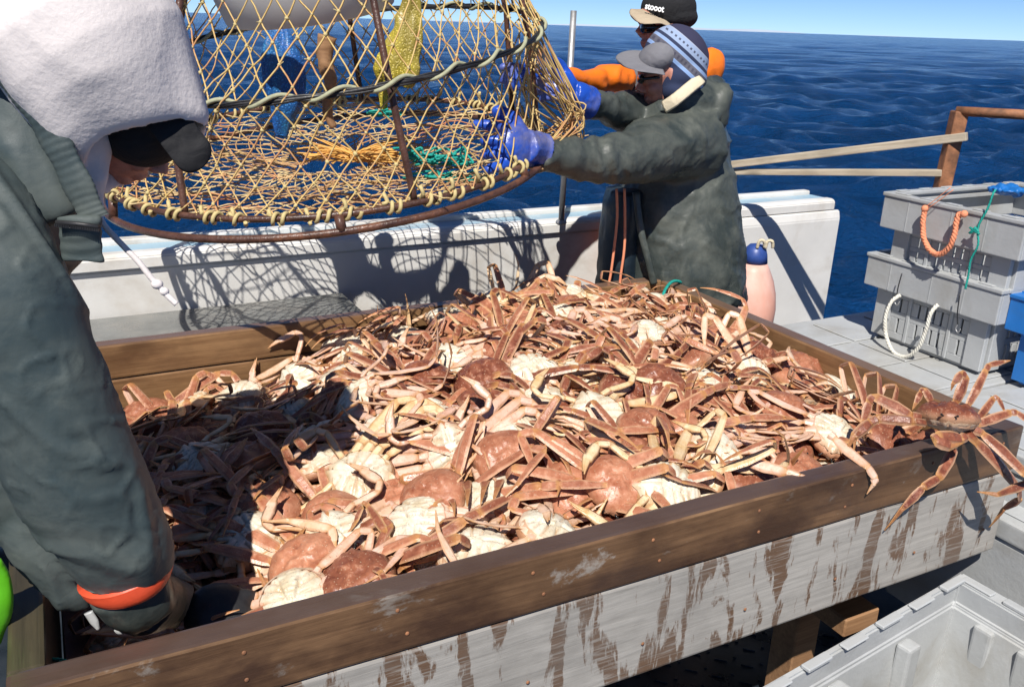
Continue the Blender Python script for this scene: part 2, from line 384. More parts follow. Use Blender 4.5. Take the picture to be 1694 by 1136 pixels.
# stanchion
p0 = onz(928, 372, BZ); p1 = Vector((p0.x + 0.045, p0.y, 0)); top_ = at(949, 18, p0.y + 0.02)
st = thing('rail_post', p0, 'slim galvanised tube standing on the bulwark cap beside the crab pot', 'post')
obj('tube', tube_bm([p0, p0.lerp(top_, 0.5), top_], 0.0115, sides=14), MT['galv'], st)
bm = bmesh.new(); add_ball(bm, p0 + Vector((0, 0, 0.01)), 0.022, 0.022, 0.012); obj('foot', bm, MT['galv'], st)

# ------------------------------------------------------------------ wooden sorting box
BL, BWD, RIM = 1.93, 1.30, 0.90
boxt = thing('wooden_box', P(-BL / 2, BWD / 2, 0.59), 'big open wooden sorting box heaped with crabs', 'box')
def plank(x0, x1, y0, y1, z0, z1, mat, label=None, bev=0.006, along='x', jit=0.0):
    """box frame extents (x=u, y=w); the object's own x axis runs along the plank"""
    L = (x1 - x0) if along == 'x' else (y1 - y0); T = (y1 - y0) if along == 'x' else (x1 - x0)
    bm = bmesh.new(); nseg = 14
    add_box(bm, -L / 2, L / 2, -T / 2, T / 2, -(z1 - z0) / 2, (z1 - z0) / 2, bev, 2)
    cuts = [((-L / 2) + L * (i + 1) / nseg) for i in range(nseg - 1)]
    for c in cuts: bmesh.ops.bisect_plane(bm, geom=bm.verts[:] + bm.edges[:] + bm.faces[:], plane_co=(c, 0, 0), plane_no=(1, 0, 0))
    sd = x0 * 7 + y0 * 3 + z0
    for v_ in bm.verts:
        v_.co.y += 0.0016 * mnoise.noise(Vector((v_.co.x * 5 + sd, v_.co.z * 20, 1))); v_.co.z += 0.0018 * mnoise.noise(Vector((v_.co.x * 6 + sd, v_.co.y * 30, 4)))
    R = Matrix.Identity(4) if along == 'x' else Matrix.Rotation(-math.pi / 2, 4, 'Z')
    M = MBOX @ Matrix.Translation(((x0 + x1) / 2, -(y0 + y1) / 2, (z0 + z1) / 2)) @ R
    return obj('plank', bm, mat, boxt, M=M, label=label)
TK = 0.045
plank(-BL, 0.0, BWD - TK, BWD, RIM - 0.105, RIM, MT['wood_wet'], 'dark wet upper front board with scraped edges')
plank(-BL, 0.0, BWD - TK + 0.003, BWD - 0.003, 0.59, RIM - 0.108, MT['wood_pale'], 'pale weathered lower front board with brown drips')
plank(-BL, 0.0, 0.0, TK, RIM - 0.09, RIM, MT['wood_in'])
plank(-BL, 0.0, 0.003, TK - 0.003, RIM - 0.28, RIM - 0.093, MT['wood_in'])
plank(-TK, 0.0, TK + 0.002, BWD - TK - 0.002, RIM - 0.092, RIM - 0.003, MT['wood_in'], along='y')
plank(-TK + 0.003, -0.003, TK + 0.002, BWD - TK - 0.002, RIM - 0.19, RIM - 0.095, MT['wood_in'], along='y')
plank(-TK + 0.003, -0.003, TK + 0.002, BWD - TK - 0.002, RIM - 0.31, RIM - 0.193, MT['wood_in'], along='y')
plank(-BL, -BL + TK, TK + 0.002, BWD - TK - 0.002, RIM - 0.092, RIM - 0.003, MT['wood_shade'], along='y')
plank(-BL + 0.003, -BL + TK - 0.003, TK + 0.002, BWD - TK - 0.002, RIM - 0.31, RIM - 0.095, MT['wood_shade'], along='y')
for i in range(7):
    a = -BL + 0.046 + i * (BL - 0.092) / 7
    plank(a, a + (BL - 0.092) / 7 - 0.0015, TK + 0.002, BWD - TK - 0.002, 0.592, 0.615, MT['wood_wet'], along='y')
for i in range(9):                                   # rusty nail heads in the front boards
    for z_ in (RIM - 0.03, RIM - 0.075, 0.66):
        u_ = -BL + 0.06 + i * 0.225 + 0.012 * math.sin(i * 7 + z_ * 90)
        bm = bmesh.new(); add_ball(bm, (u_, -BWD - 0.0003, z_), 0.0035, 0.0016, 0.0035, seg=8); obj('nail', bm, MT['rust_post'], boxt, M=MBOX, smooth=True)
# legs / bearers below the box
brr = thing('timber_bearer', P(-0.6, 0.8, 0), 'brown timber bearer lying under the right end of the box', 'timber')
bm = box_bm(-0.055, 0.055, 0.0, 0.9, 0, 0.05, bev=0.004)
pA = onz(1405, 1010, 0.42)
obj('beam', bm, MT['wood_raw'], brr, M=Matrix.Translation((pA.x + 0.03, pA.y - 0.01, 0.37)) @ Matrix.Rotation(math.radians(28), 4, 'Z'))
for (u_, w_) in ((-1.8, 0.15), (-1.8, 1.12), (-0.25, 0.15), (-0.25, 1.0)):
    bm = box_bm(-0.04, 0.04, -0.04, 0.04, 0.0, 0.588, bev=0.004); obj('leg', bm, MT['wood_raw'], boxt, M=MBOX @ Matrix.Translation((u_, -w_, 0)))

# ------------------------------------------------------------------ rails right of the bulwark
def beam_between(a, b, wd, ht, mat, name, parent, seed=0):
    a, b = Vector(a), Vector(b); d = b - a; L = d.length; x = d.normalized(); z = (ZV - x * ZV.dot(x)).normalized(); y = z.cross(x)
    M = Matrix(((x.x, y.x, z.x, 0), (x.y, y.y, z.y, 0), (x.z, y.z, z.z, 0), (0, 0, 0, 1))); M.translation = (a + b) / 2
    return obj(name, box_bm(-L / 2, L / 2, -wd / 2, wd / 2, -ht / 2, ht / 2, bev=min(wd, ht) * 0.12, seg=2), mat, parent, M=M)
rl = thing('wooden_rail', at(1400, 270, 3.6), 'two pale bleached wooden rails converging behind the men, above the open sea', 'rail')
beam_between(at(1195, 274, 3.9), at(1600, 226, 3.32), 0.03, 0.030, MT['wood_rail'], 'beam', rl)
beam_between(at(1195, 284, 3.92), at(1560, 286, 3.36), 0.04, 0.024, MT['wood_rail'], 'beam', rl)
pst = thing('rusty_frame', at(1578, 280, 3.35), 'rust orange steel frame post with brown top rail behind the crate stack', 'frame')
b0 = at(1571, 300, 3.37); b0.z = 0.0; t0 = at(1588, 184, 3.37)
beam_between(Vector((t0.x - 0.06, t0.y, 0.0)), t0, 0.05, 0.05, MT['rust_post'], 'upright', pst)
obj('top_rail', tube_bm([at(1582, 184, 3.37), at(1640, 187, 3.3), at(1800, 196, 3.1)], 0.017, sides=12), MT['rust_post'], pst)

# ------------------------------------------------------------------ crates
def crate(root_M, L, D, H, lip, label, mat, cat='crate', group=None, over=0.035, top_open=True, seed=0, nslot=5, name='plastic_crate', bottom=True):
    """nestable fish crate: front face at local -y side ... local x = length, y = depth, origin at bottom centre front. lip = height of deep lip band"""
    r = thing(name, root_M.translation, label, cat, group)
    t = 0.008; b = bmesh.new(); hb = H - lip
    tp = 0.02
    def taper(vs, x0=0): pass
    # body walls: slotted panels on the long sides, ribbed on short ones
    def wall(bm, w0, w1, fixed, axis, sgn):
        # vertical strips with slots between them; three panels separated by ribs
        W = w1 - w0; z0, z1 = 0.012, hb
        def bx(a, c, za, zb, o=0.0, th=t):
            f0, f1 = (fixed + o * sgn, fixed + o * sgn - sgn * th); f0, f1 = min(f0, f1), max(f0, f1)
            if axis == 'x': add_box(bm, a, c, f0, f1, za, zb, 0.0015)
            else: add_box(bm, f0, f1, a, c, za, zb, 0.0015)
        rows = [(z0 + (z1 - z0) * 0.14, z0 + (z1 - z0) * 0.44), (z0 + (z1 - z0) * 0.58, z0 + (z1 - z0) * 0.86)]
        col_w = 0.055
        panels = [(w0 + col_w, w0 + W * 0.30), (w0 + W * 0.33, w0 + W * 0.67), (w0 + W * 0.70, w1 - col_w)]
        bx(w0, w0 + col_w, z0, z1, 0.009, t + 0.009); bx(w1 - col_w, w1, z0, z1, 0.009, t + 0.009)
        bx(w0 + W * 0.30, w0 + W * 0.33, z0, z1, 0.004, t + .004); bx(w0 + W * 0.67, w0 + W * 0.70, z0, z1, 0.004, t + .004)
        for (a, c) in panels:
            zs = [z0] + [q for rr in rows for q in rr] + [z1]
            for q in range(0, len(zs), 2): bx(a, c, zs[q], zs[q + 1])
            pitch_ = 0.0235; k = max(1, int((c - a) / pitch_)); st_ = (c - a) / k
            for rr in rows:
                for q in range(k):
                    bx(a + q * st_ + 0.0065 * 0.5, a + (q + 1) * st_ - 0.0065 * 0.5, rr[0], rr[1])
                bx(a, a + 0.0032, rr[0], rr[1]); 
    wall(b, -L / 2 + over, L / 2 - over, over, 'x', -1); obj('side_wall', b, mat, r, M=root_M); b = bmesh.new()
    wall(b, -L / 2 + over, L / 2 - over, D - over, 'x', 1); obj('side_wall', b, mat, r, M=root_M)
    for xx, sg in ((-L / 2 + over, -1), (L / 2 - over, 1)):
        b = bmesh.new(); wall(b, over + 0.012, D - over - 0.012, xx, 'y', sg); obj('end_wall', b, mat, r, M=root_M)
    if bottom:
        b = bmesh.new(); add_box(b, -L / 2 + over + 0.012, L / 2 - over - 0.012, over + 0.012, D - over - 0.012, 0.0, 0.011); obj('bottom', b, mat, r, M=root_M)
    # lip: deep band with rolled top edge
    b = bmesh.new(); e = 0.0
    def band(z0, z1, o, th):
        add_box(b, -L / 2 - o, L / 2 + o, -o, -o + th, z0, z1, 0.003, 2); add_box(b, -L / 2 - o, L / 2 + o, D + o - th, D + o, z0, z1, 0.003, 2)
        add_box(b, -L / 2 - o, -L / 2 - o + th, -o + th + .0005, D + o - th - .0005, z0, z1, 0.003, 2); add_box(b, L / 2 + o - th, L / 2 + o, -o + th + .0005, D + o - th - .0005, z0, z1, 0.003, 2)
    # band split into panels on the front
    band(hb, H - 0.012, 0.0, 0.009)
    obj('rim_band', b, mat, r, M=root_M)
    b = bmesh.new(); band(H - 0.0115, H, 0.004, 0.03); obj('rim', b, mat, r, M=root_M)
    b = bmesh.new()                                # hidden shelf that joins the band to the body
    for (x0, x1, y0, y1) in ((-L / 2 + .01, L / 2 - .01, 0.0095, over - 0.0005), (-L / 2 + .01, L / 2 - .01, D - over + .0005, D - .0095), (-L / 2 + .01, -L / 2 + over - .0005, over, D - over), (L / 2 - over + .0005, L / 2 - .01, over, D - over)):
        add_box(b, x0, x1, y0, y1, H - 0.03, H - 0.022)
    obj('rim_web', b, mat, r, M=root_M)
    b = bmesh.new()
    for q in (-0.30, 0.02, 0.26):
        obj('seam_rib', box_bm(L * q - 0.0015, L * q + 0.0015, -0.0012, -0.0001, hb + 0.004, H - 0.016), mat, r, M=root_M)
    for q in range(5):
        x = -L / 2 + L * (0.12 + 0.19 * q); obj('rim_clip', box_bm(x - 0.022, x + 0.022, 0.004, 0.022, H + 0.0002, H + 0.0035, bev=0.001), mat, r, M=root_M)
    for q in range(6):
        y = D * (0.1 + 0.16 * q); obj('rim_clip', box_bm(-L / 2 + 0.003, -L / 2 + 0.021, y - 0.022, y + 0.022, H + 0.0002, H + 0.0035, bev=0.001), mat, r, M=root_M)
    b.free()
    return r
def crate_frame(u0, w0, w1, z, flip=0.0):
    """crate whose front faces -u: local x = +w direction, local y = +u"""
    # local x -> -? right handed: x = W dir, y = U dir => z = W x U = ?
    o = P(u0, (w0 + w1) / 2, z)
    X = -WV; Y = UV_            # X cross Y = up?  (-W) x U
    if X.cross(Y).z < 0: X = WV
    Z = X.cross(Y)
    M = Matrix(((X.x, Y.x, Z.x, 0), (X.y, Y.y, Z.y, 0), (X.z, Y.z, Z.z, 0), (0, 0, 0, 1))); M.translation = o
    return M @ Matrix.Rotation(flip, 4, 'Z')
# platform of two upturned crates / lids beside the box
def lid(u0, u1, w0, w1, z0, z1, label, name='crate_lid'):
    r = thing(name, P((u0 + u1) / 2, (w0 + w1) / 2, z0), label, 'crate lid', None)
    bm = bmesh.new(); add_box(bm, u0, u1, -w1, -w0, z1 - 0.05, z1, 0.008, 3); obj('top', bm, MT['crate'], r, M=MBOX)
    bm = bmesh.new(); add_box(bm, u0 + 0.006, u1 - 0.006, -w1 + 0.006, -w0 - 0.006, z0, z1 - 0.0505, 0.01, 2)
    obj('skirt', bm, MT['crate'], r, M=MBOX)
    bm = bmesh.new()
    nx, ny = 4, 3
    for i in range(nx):
        for j in range(ny):
            a0 = u0 + 0.03 + (u1 - u0 - 0.06) * i / nx; a1 = u0 + 0.03 + (u1 - u0 - 0.06) * (i + 1) / nx - 0.014
            c0 = -w1 + 0.03 + (w1 - w0 - 0.06) * j / ny; c1 = -w1 + 0.03 + (w1 - w0 - 0.06) * (j + 1) / ny - 0.014
            obj('raised_panel', box_bm(a0, a1, c0, c1, z1 + 0.0003, z1 + 0.005, bev=0.002), MT['crate'], r, M=MBOX)
    for j in range(4):
        y = -w1 + 0.05 + (w1 - w0 - 0.1) * j / 3; obj('skirt_rib', box_bm(u0 - 0.0025, u0 + 0.001, y - 0.0012, y + 0.0012, z1 - 0.1, z1 - 0.055), MT['crate'], r, M=MBOX)
    return r
PZ = 0.785
lid(0.10, 1.08, 0.30, 0.93, 0.30, PZ, 'pale grey upturned fish crate forming the bench under the stack of two crates')
lid(0.10, 1.08, 0.94, 1.60, 0.30, PZ, 'pale grey upturned fish crate on the bench by the box corner, beside the blue crate')
g = 'grey crates stacked on the bench'
crate(crate_frame(0.42, 0.475, 0.905, PZ + 0.006), 0.45, 0.62, 0.262, 0.10, 'lower grey slotted fish crate with a white rope loop, on the bench', MT['crate'], group=g)
crate(crate_frame(0.41, 0.505, 0.935, PZ + 0.242), 0.45, 0.62, 0.218, 0.105, 'upper grey slotted fish crate with orange rope loop and green twine', MT['crate'], group=g)
crate(crate_frame(0.46, 0.912, 1.38, PZ + 0.006), 0.46, 0.60, 0.25, 0.10, 'blue fish crate at the right edge of the photo, beside the grey stack', MT['crate_blue'])
crate(crate_frame(0.93, 0.90, 1.35, PZ + 0.30), 0.46, 0.5, 0.20, 0.10, 'grey crate behind the upper crate at the right edge', MT['crate'], group=g)

# crate under the box's right corner, and the big open tote in the foreground
def tote(name, cs, zt, zb, label, mat, th=0.028, inset=0.05):
    """open tote from four rim corners (world xy) with double walls and a clip rim"""
    r = thing(name, (sum(c[0] for c in cs) / 4, sum(c[1] for c in cs) / 4, zb), label, 'crate')
    c = Vector((sum(c_[0] for c_ in cs) / 4, sum(c_[1] for c_ in cs) / 4, 0)); cs = [Vector((q[0], q[1], 0)) for q in cs]
    bm = bmesh.new()
    def ring(f, z): return [bm.verts.new((c + (q - c) * f) + ZV * z) for q in cs]
    L = (cs[0] - cs[1]).length; k = lambda d: 1 - 2 * d / L
    rr = [ring(k(0.012), zb), ring(k(0.0), zt - 0.02), ring(k(-0.012), zt - 0.02), ring(k(-0.012), zt), ring(k(th), zt), ring(k(th), zt - 0.05), ring(k(th + 0.008), zt - 0.055), ring(k(inset + 0.03), zb + 0.01)]
    for a, b_ in zip(rr[:-1], rr[1:]):
        for i in range(4): bm.faces.new((a[i], a[(i + 1) % 4], b_[(i + 1) % 4], b_[i]))
    bm.faces.new(rr[-1]); bm.faces.new(rr[0][::-1]); bmesh.ops.recalc_face_normals(bm, faces=bm.faces)
    bmesh.ops.bevel(bm, geom=bm.edges[:], offset=0.004, segments=2, affect='EDGES')
    obj('shell', bm, mat, r)
    # clip blocks along the rim, ribs inside
    for i in range(4):
        a, b_ = cs[i], cs[(i + 1) % 4]; d = (b_ - a); Ls = d.length; x = d.normalized(); inw = (c - (a + b_) / 2).normalized()
        nb = max(3, int(Ls / 0.105))
        for q in range(nb):
            m = a + d * ((q + 0.5) / nb) + inw * 0.012
            M = Matrix(((x.x, -x.y, 0, 0), (x.y, x.x, 0, 0), (0, 0, 1, 0), (0, 0, 0, 1))); M.translation = Vector((m.x, m.y, zt))
            if q == 0: clip = None
            o_ = obj('rim_clip', box_bm(-0.034, 0.034, -0.010, 0.010, 0.0003, 0.009 if q % 2 else 0.006, bev=0.002), mat, r, M=M)
        for q in range(1, 3):
            m = a + d * (q / 3) + inw * (th + 0.01)
            M = Matrix(((x.x, -x.y, 0, 0), (x.y, x.x, 0, 0), (0, 0, 1, 0), (0, 0, 0, 1))); M.translation = Vector((m.x, m.y, 0))
            obj('rib', box_bm(-0.02, 0.02, -0.012, 0.02, zb + 0.03, zt - 0.06, bev=0.006, seg=2), mat, r, M=M)
    return r
zt = 0.60
c1 = onz(1240, 1150, zt); c2 = onz(1590, 950, zt); c3 = onz(1810, 1075, zt)
c4 = c3 + (c1 - c2) * 1.0
tote('open_tote', [c1, c2, c3, c4], zt, 0.25, 'large empty grey tote with clipped rim, bottom right in front of the box', MT['crate'])
lid(0.02, 0.5, 1.02, 1.62, 0.30, 0.66, 'pale grey crate standing on the deck under the box corner at the right edge', name='plastic_crate')['category'] = 'crate'
# ------------------------------------------------------------------ crab pot held over the rail
def ring_frame(tx, ty):
    e1 = Vector((math.cos(ty), 0, -math.sin(ty))); n = Vector((math.sin(ty) * math.cos(tx), -math.sin(tx), math.cos(ty) * math.cos(tx))).normalized()
    return e1, n.cross(e1), n
RINGS = {'outer': (Vector((-0.538, 2.60, 1.283)), 0.622, 0.125, -0.10), 'base': (Vector((-0.543, 2.60, 1.331)), 0.610, 0.139, -0.067),
         'hoop': (Vector((-0.540, 2.60, 1.602)), 0.598, 0.1655, -0.128), 'top': (Vector((-0.55, 2.62, 1.90)), 0.50, 0.17, -0.14)}
def rp(nm, t, dr=0.0, dz=0.0):
    c, R, tx, ty = RINGS[nm]; e1, e2, n = ring_frame(tx, ty); return c + e1 * math.cos(t) * (R + dr) + e2 * math.sin(t) * (R + dr) + n * dz
def surf(t, h, dr=0.0):                            # h 0 base .. 1 hoop .. 2 top, slight inward sag of the net between rings
    if h <= 1: p = rp('base', t, dr).lerp(rp('hoop', t, dr), h); sag = -0.03 * math.sin(math.pi * h)
    else: p = rp('hoop', t, dr).lerp(rp('top', t, dr), h - 1); sag = -0.03 * math.sin(math.pi * (h - 1))
    c = RINGS['base'][0].lerp(RINGS['top'][0], h / 2); d = (p - c); d.z = 0
    p = p + d.normalized() * sag
    p += Vector((mnoise.noise(p * 5), mnoise.noise(p * 5 + Vector((7, 0, 0))), mnoise.noise(p * 5 + Vector((0, 7, 0))))) * 0.016 + Vector((mnoise.noise(p * 16), 0, mnoise.noise(p * 16 + Vector((3, 0, 0))))) * 0.008
    return p
def mat_twine(name, cols, rough=0.75, sc=9):
    s = NM(name); v = s.coord(); n = s.noise(v, sc, 6, 0.7)
    st = [(0.28 + 0.44 * i / max(1, len(cols) - 1), c) for i, c in enumerate(cols)]
    return s.set(color=s.ramp(n, st), rough=rough, normal=s.bump(s.n('TexWave', _Vector=s.coord((1, 1, 1), rot=(0.5, 0.6, 0)), _Scale=120.0).outputs['Fac'], 0.3, 0.001))
MT['twine'] = mat_twine('straw_twine', [(0.44, 0.20, 0.09), (0.56, 0.37, 0.12), (0.62, 0.45, 0.18), (0.52, 0.25, 0.11), (0.58, 0.41, 0.15)])
MT['twine_base'] = mat_twine('mixed_base_twine', [(0.34, 0.12, 0.05), (0.60, 0.42, 0.18), (0.42, 0.22, 0.10), (0.62, 0.50, 0.26), (0.55, 0.20, 0.08), (0.25, 0.22, 0.12)], sc=5)
MT['orange_twine'] = mat_twine('orange_twine', [(0.62, 0.26, 0.06), (0.75, 0.42, 0.10), (0.66, 0.34, 0.12)], sc=20)
MT['teal_rope'] = mat_twine('teal_rope', [(0.0, 0.20, 0.17), (0.01, 0.33, 0.27), (0.0, 0.24, 0.20)], sc=30)
MT['pale_rope'] = mat_twine('pale_green_rope', [(0.26, 0.27, 0.17), (0.40, 0.40, 0.26), (0.32, 0.32, 0.2)], sc=30)
MT['yellow_rope'] = mat_twine('straw_lashing', [(0.42, 0.33, 0.13), (0.58, 0.47, 0.22), (0.48, 0.38, 0.17)], sc=30)
MT['white_rope'] = mat_twine('white_rope', [(0.55, 0.52, 0.45), (0.72, 0.70, 0.62), (0.62, 0.6, 0.52)], sc=30)
MT['orange_rope'] = mat_twine('salmon_rope', [(0.70, 0.20, 0.10), (0.80, 0.30, 0.16), (0.72, 0.24, 0.12)], sc=30)

pot = thing('crab_pot', RINGS['base'][0], 'round conical crab pot with straw coloured netting, held over the rail', 'crab pot')
def circ(nm, n=96, **k): return [rp(nm, 2 * math.pi * i / n, **k) for i in range(n)]
obj('outer_ring', tube_bm(circ('outer'), 0.0095, closed=True, sides=10), MT['steel_rust'], pot)
obj('base_ring', tube_bm(circ('base'), 0.0080, closed=True, sides=10), MT['steel_rust'], pot)
obj('top_ring', tube_bm(circ('top'), 0.0080, closed=True, sides=10), MT['steel_rust'], pot)
obj('hoop', tube_bm(circ('hoop'), 0.0050, closed=True, sides=10), MT['black'], pot)
for t in (-1.35, -2.45, -0.45, 0.6, 1.7, 2.8):
    bm = bmesh.new(); add_tube(bm, [rp('outer', t), rp('base', t)], 0.012, sides=8); obj('spacer', bm, MT['steel_rust'], pot)
def ang_for(nm, px, near=True):
    best = None
    for i in range(720):
        t = -math.pi * i / 720 if near else math.pi * i / 720
        p = rp(nm, t); q = p - CAM
        fw = q.y * math.cos(PITCH) - q.z * math.sin(PITCH); up = q.y * math.sin(PITCH) + q.z * math.cos(PITCH)
        u2, v2 = q.x / fw * F_PX, up / fw * F_PX; x = CX + u2 * math.cos(ROLL) + v2 * math.sin(ROLL)
        if best is None or abs(x - px) < best[0]: best = (abs(x - px), t)
    return best[1]
for (a, b_, c) in ((690, 645, 600), (905, 890, 835), (300, 262, 300)):
    pts = [rp('base', ang_for('base', a), -0.012), rp('hoop', ang_for('hoop', b_), -0.014), rp('top', ang_for('top', c), -0.01)]
    pts[1] = pts[0].lerp(pts[2], 0.5).lerp(pts[1], 0.6)
    obj('rod', tube_bm(smooth_path(pts, 8), 0.0085, sides=10), MT['steel_rust'], pot)
for t in (0.5, 1.57, 2.6):
    obj('rod', tube_bm([rp('base', t, -.012), rp('hoop', t + 0.05, -.014), rp('top', t, -.01)], 0.0085, sides=10), MT['steel_rust'], pot)
# side netting
NS = 56; HC = 6.5; bm = bmesh.new()
for d in (1, -1):
    for i in range(NS):
        pts = []
        for k in range(0, 29):
            h = 2 * k / 28; t = 2 * math.pi * i / NS + d * (2 * math.pi / NS) * HC / 2 * h
            pts.append(surf(t, h, 0.002 * d))
        add_tube(bm, pts, 0.0022, sides=4, caps=False)
o = obj('side_netting', bm, MT['twine'], pot, smooth=True); o['kind'] = 'stuff'
bm = bmesh.new(); rk = random.Random(3)
m = int(HC * 2)
for j in range(m + 1):
    h = 2 * (j / 2) / (HC / 2) / 2
    if h > 2: break
    for i in range(NS):
        t = 2 * math.pi * (i / NS) + (math.pi / NS if j % 2 else 0)
        p = surf(t, h, 0.001)
        r_ = 0.0042 * (0.85 + 0.6 * rk.random())
        M = Matrix.Translation(p) @ Euler((rk.random() * 3, rk.random() * 3, 0)).to_matrix().to_4x4() @ Matrix.Diagonal((r_, r_ * 0.8, r_ * 1.15, 1))
        bmesh.ops.create_icosphere(bm, subdivisions=1, radius=1.0, matrix=M)
        for q in range(2):
            if rk.random() < 0.35: add_tube(bm, [p, p + Vector((rk.uniform(-1, 1), rk.uniform(-1, 1), rk.uniform(-1, 1))).normalized() * 0.012], 0.0012, sides=3)
o = obj('net_knots', bm, MT['yellow_rope'], pot, smooth=True); o['kind'] = 'stuff'
# gathered bundle of net on the right where the hands pull it
bm = bmesh.new()
gp = at(962, 190, 2.62)
for i in range(34):
    a = rk.uniform(-0.4, 0.35); h0 = rk.uniform(0.2, 1.3); s0 = surf(a, h0, 0.0)
    e = gp + Vector((rk.uniform(-0.03, 0.015), rk.uniform(-0.06, 0.06), rk.uniform(-0.10, 0.05)))
    mid = s0.lerp(e, 0.5) + Vector((0.02, 0, -0.02)) * rk.random()
    end2 = rp('base', rk.uniform(-0.35, 0.2), 0.01) + Vector((rk.uniform(-.01, .02), 0, 0.0))
    add_tube(bm, smooth_path([s0, mid, e, e.lerp(end2, 0.5) + Vector((0.015, 0, 0)), end2], 4), 0.0023, sides=4)
o = obj('gathered_netting', bm, MT['twine'], pot, smooth=True, label='bunched brown netting at the right side of the pot'); o['kind'] = 'stuff'
# base netting
def basep(t, r, z=0.0):
    c, R, tx, ty = RINGS['base']; e1, e2, n = ring_frame(tx, ty)
    p = c + e1 * math.cos(t) * R * r + e2 * math.sin(t) * R * r
    return p + n * (z - 0.055 * (1 - r * r) + 0.018 * mnoise.noise(p * 9) + 0.010 * mnoise.noise(p * 31))
bm = bmesh.new()
for d in (1, -1):
    for i in range(48):
        pts = [basep(2 * math.pi * i / 48 + d * 1.5 * (1 - r) ** 1.1 + 0.05 * mnoise.noise(Vector((i, r * 6, d))), r) for r in np.linspace(1.0, 0.17, 26)]
        add_tube(bm, pts, 0.0020, sides=4, caps=False)
o = obj('base_netting', bm, MT['twine_base'], pot, smooth=True); o['kind'] = 'stuff'
bm = bmesh.new()
for i in range(110):
    t = rk.uniform(0, 6.28); r = rk.uniform(0.2, 0.95) ** 0.8; L = rk.uniform(0.06, 0.2); hd = rk.uniform(-0.45, 0.45) + (math.pi if rk.random() < .5 else 0)
    p = basep(t, r, 0.005); pts = [p]
    for k in range(7):
        hd += rk.uniform(-0.5, 0.5); p = p + Vector((math.cos(hd), math.sin(hd), rk.uniform(-0.25, 0.3))) * L / 7; pts.append(p)
    add_tube(bm, smooth_path(pts, 3), rk.uniform(0.0016, 0.003), sides=4)
o = obj('loose_twine', bm, MT['twine_base'], pot, smooth=True); o['kind'] = 'stuff'
bm = bmesh.new(); cb = at(588, 262, 2.6)
for i in range(150):                                # splayed orange bunch in the middle of the base
    s_ = -1 if rk.random() < 0.55 else 1
    L = rk.uniform(0.07, 0.15); el = rk.uniform(-0.05, 0.35); a = rk.gauss(0, 0.55)
    d = Vector((s_ * math.cos(a), math.sin(a), math.sin(el) * 0.8))
    p = cb + Vector((rk.uniform(-.02, .02), rk.uniform(-.04, .04), rk.uniform(-.01, .01)))
    add_tube(bm, smooth_path([p, p + d * L * 0.5 + ZV * 0.008, p + d * L + ZV * rk.uniform(-0.015, 0.015)], 4), 0.0021, sides=4)
o = obj('orange_tassel', bm, MT['orange_twine'], pot, smooth=True, label='splayed orange twine bunch at the middle of the pot base'); o['kind'] = 'stuff'
bm = bmesh.new()
for (px, py, n_, rr) in ((730, 262, 9, 0.05), (742, 292, 9, 0.045), (642, 186, 5, 0.03), (690, 255, 5, 0.04)):
    c0 = at(px, py, 2.45 if py > 240 else 2.6)
    for i in range(n_):
        pts = [c0 + Vector((rk.gauss(0, rr), rk.gauss(0, rr * 0.5), rk.gauss(0, rr * 0.22))) for _ in range(5)]
        add_tube(bm, smooth_path(pts, 5), 0.0032, sides=5)
o = obj('teal_twine', bm, MT['teal_rope'], pot, smooth=True); o['kind'] = 'stuff'
# lashings of base ring
nl = 44
for i in range(nl):
    t0 = 2 * math.pi * i / nl
    pts = []
    for k in range(19):
        f = k / 18; an = 2 * math.pi * (1.9 + 0.25 * math.sin(i * 2.3)) * f + 2.4 + 0.5 * math.sin(i * 1.7); t = t0 + 0.02 * math.sin(i * 4.1) + 0.045 * (f - 0.5) * 1.6
        pts.append(rp('base', t, math.cos(an) * 0.0122, math.sin(an) * 0.0122))
    pts = [surf(t0 - 0.05, 0.13, 0.004), surf(t0 - 0.035, 0.06, 0.006)] + pts
    obj('lashing', rope_bm(pts, 0.0050, n=2, strands=0, sides=6, wob=0.0018, seed=i), MT['yellow_rope'], pot)
pts = []
for k in range(420):
    t = 2 * math.pi * k / 420; an = t * 27
    pts.append(rp('hoop', t, math.cos(an) * 0.010, math.sin(an) * 0.010 + 0.002))
obj('hoop_rope', tube_bm(pts, 0.0052, closed=True, sides=6), MT['pale_rope'], pot)
bm = bmesh.new()
for q in range(3):
    pts = [rp('hoop', 2 * math.pi * k / 200, 0.003 * math.cos(q * 2 + k * .5), 0.006 * math.sin(k * 0.37 + q * 2)) for k in range(200)]
    add_tube(bm, pts, 0.0030, closed=True, sides=5)
obj('hoop_binding', bm, MT['black'], pot)
# entry funnel: white plastic cone in the pot top
s = NM('milky_funnel_plastic'); s.set(color=(0.62, 0.62, 0.62), rough=0.45); s.b.inputs['Transmission Weight'].default_value = 0.0
s.b.inputs['Subsurface Weight'].default_value = 0.0
MT['funnel'] = s.m
bm = bmesh.new(); fc = at(515, 22, 2.62); e1, e2, n = ring_frame(0.17, -0.13); rr = []
for (R, dz) in ((0.226, 0.0), (0.230, 0.004), (0.31, 0.30), (0.306, 0.30), (0.222, 0.004)):
    rr.append([bm.verts.new(fc + (e1 * math.cos(a) + e2 * math.sin(a)) * R + n * dz) for a in [2 * math.pi * k / 64 for k in range(64)]])
for a, b_ in zip(rr, rr[1:] + rr[:1]):
    for k in range(64): bm.faces.new((a[k], a[(k + 1) % 64], b_[(k + 1) % 64], b_[k]))
bmesh.ops.recalc_face_normals(bm, faces=bm.faces)
obj('entry_funnel', bm, MT['funnel'], pot, smooth=True)
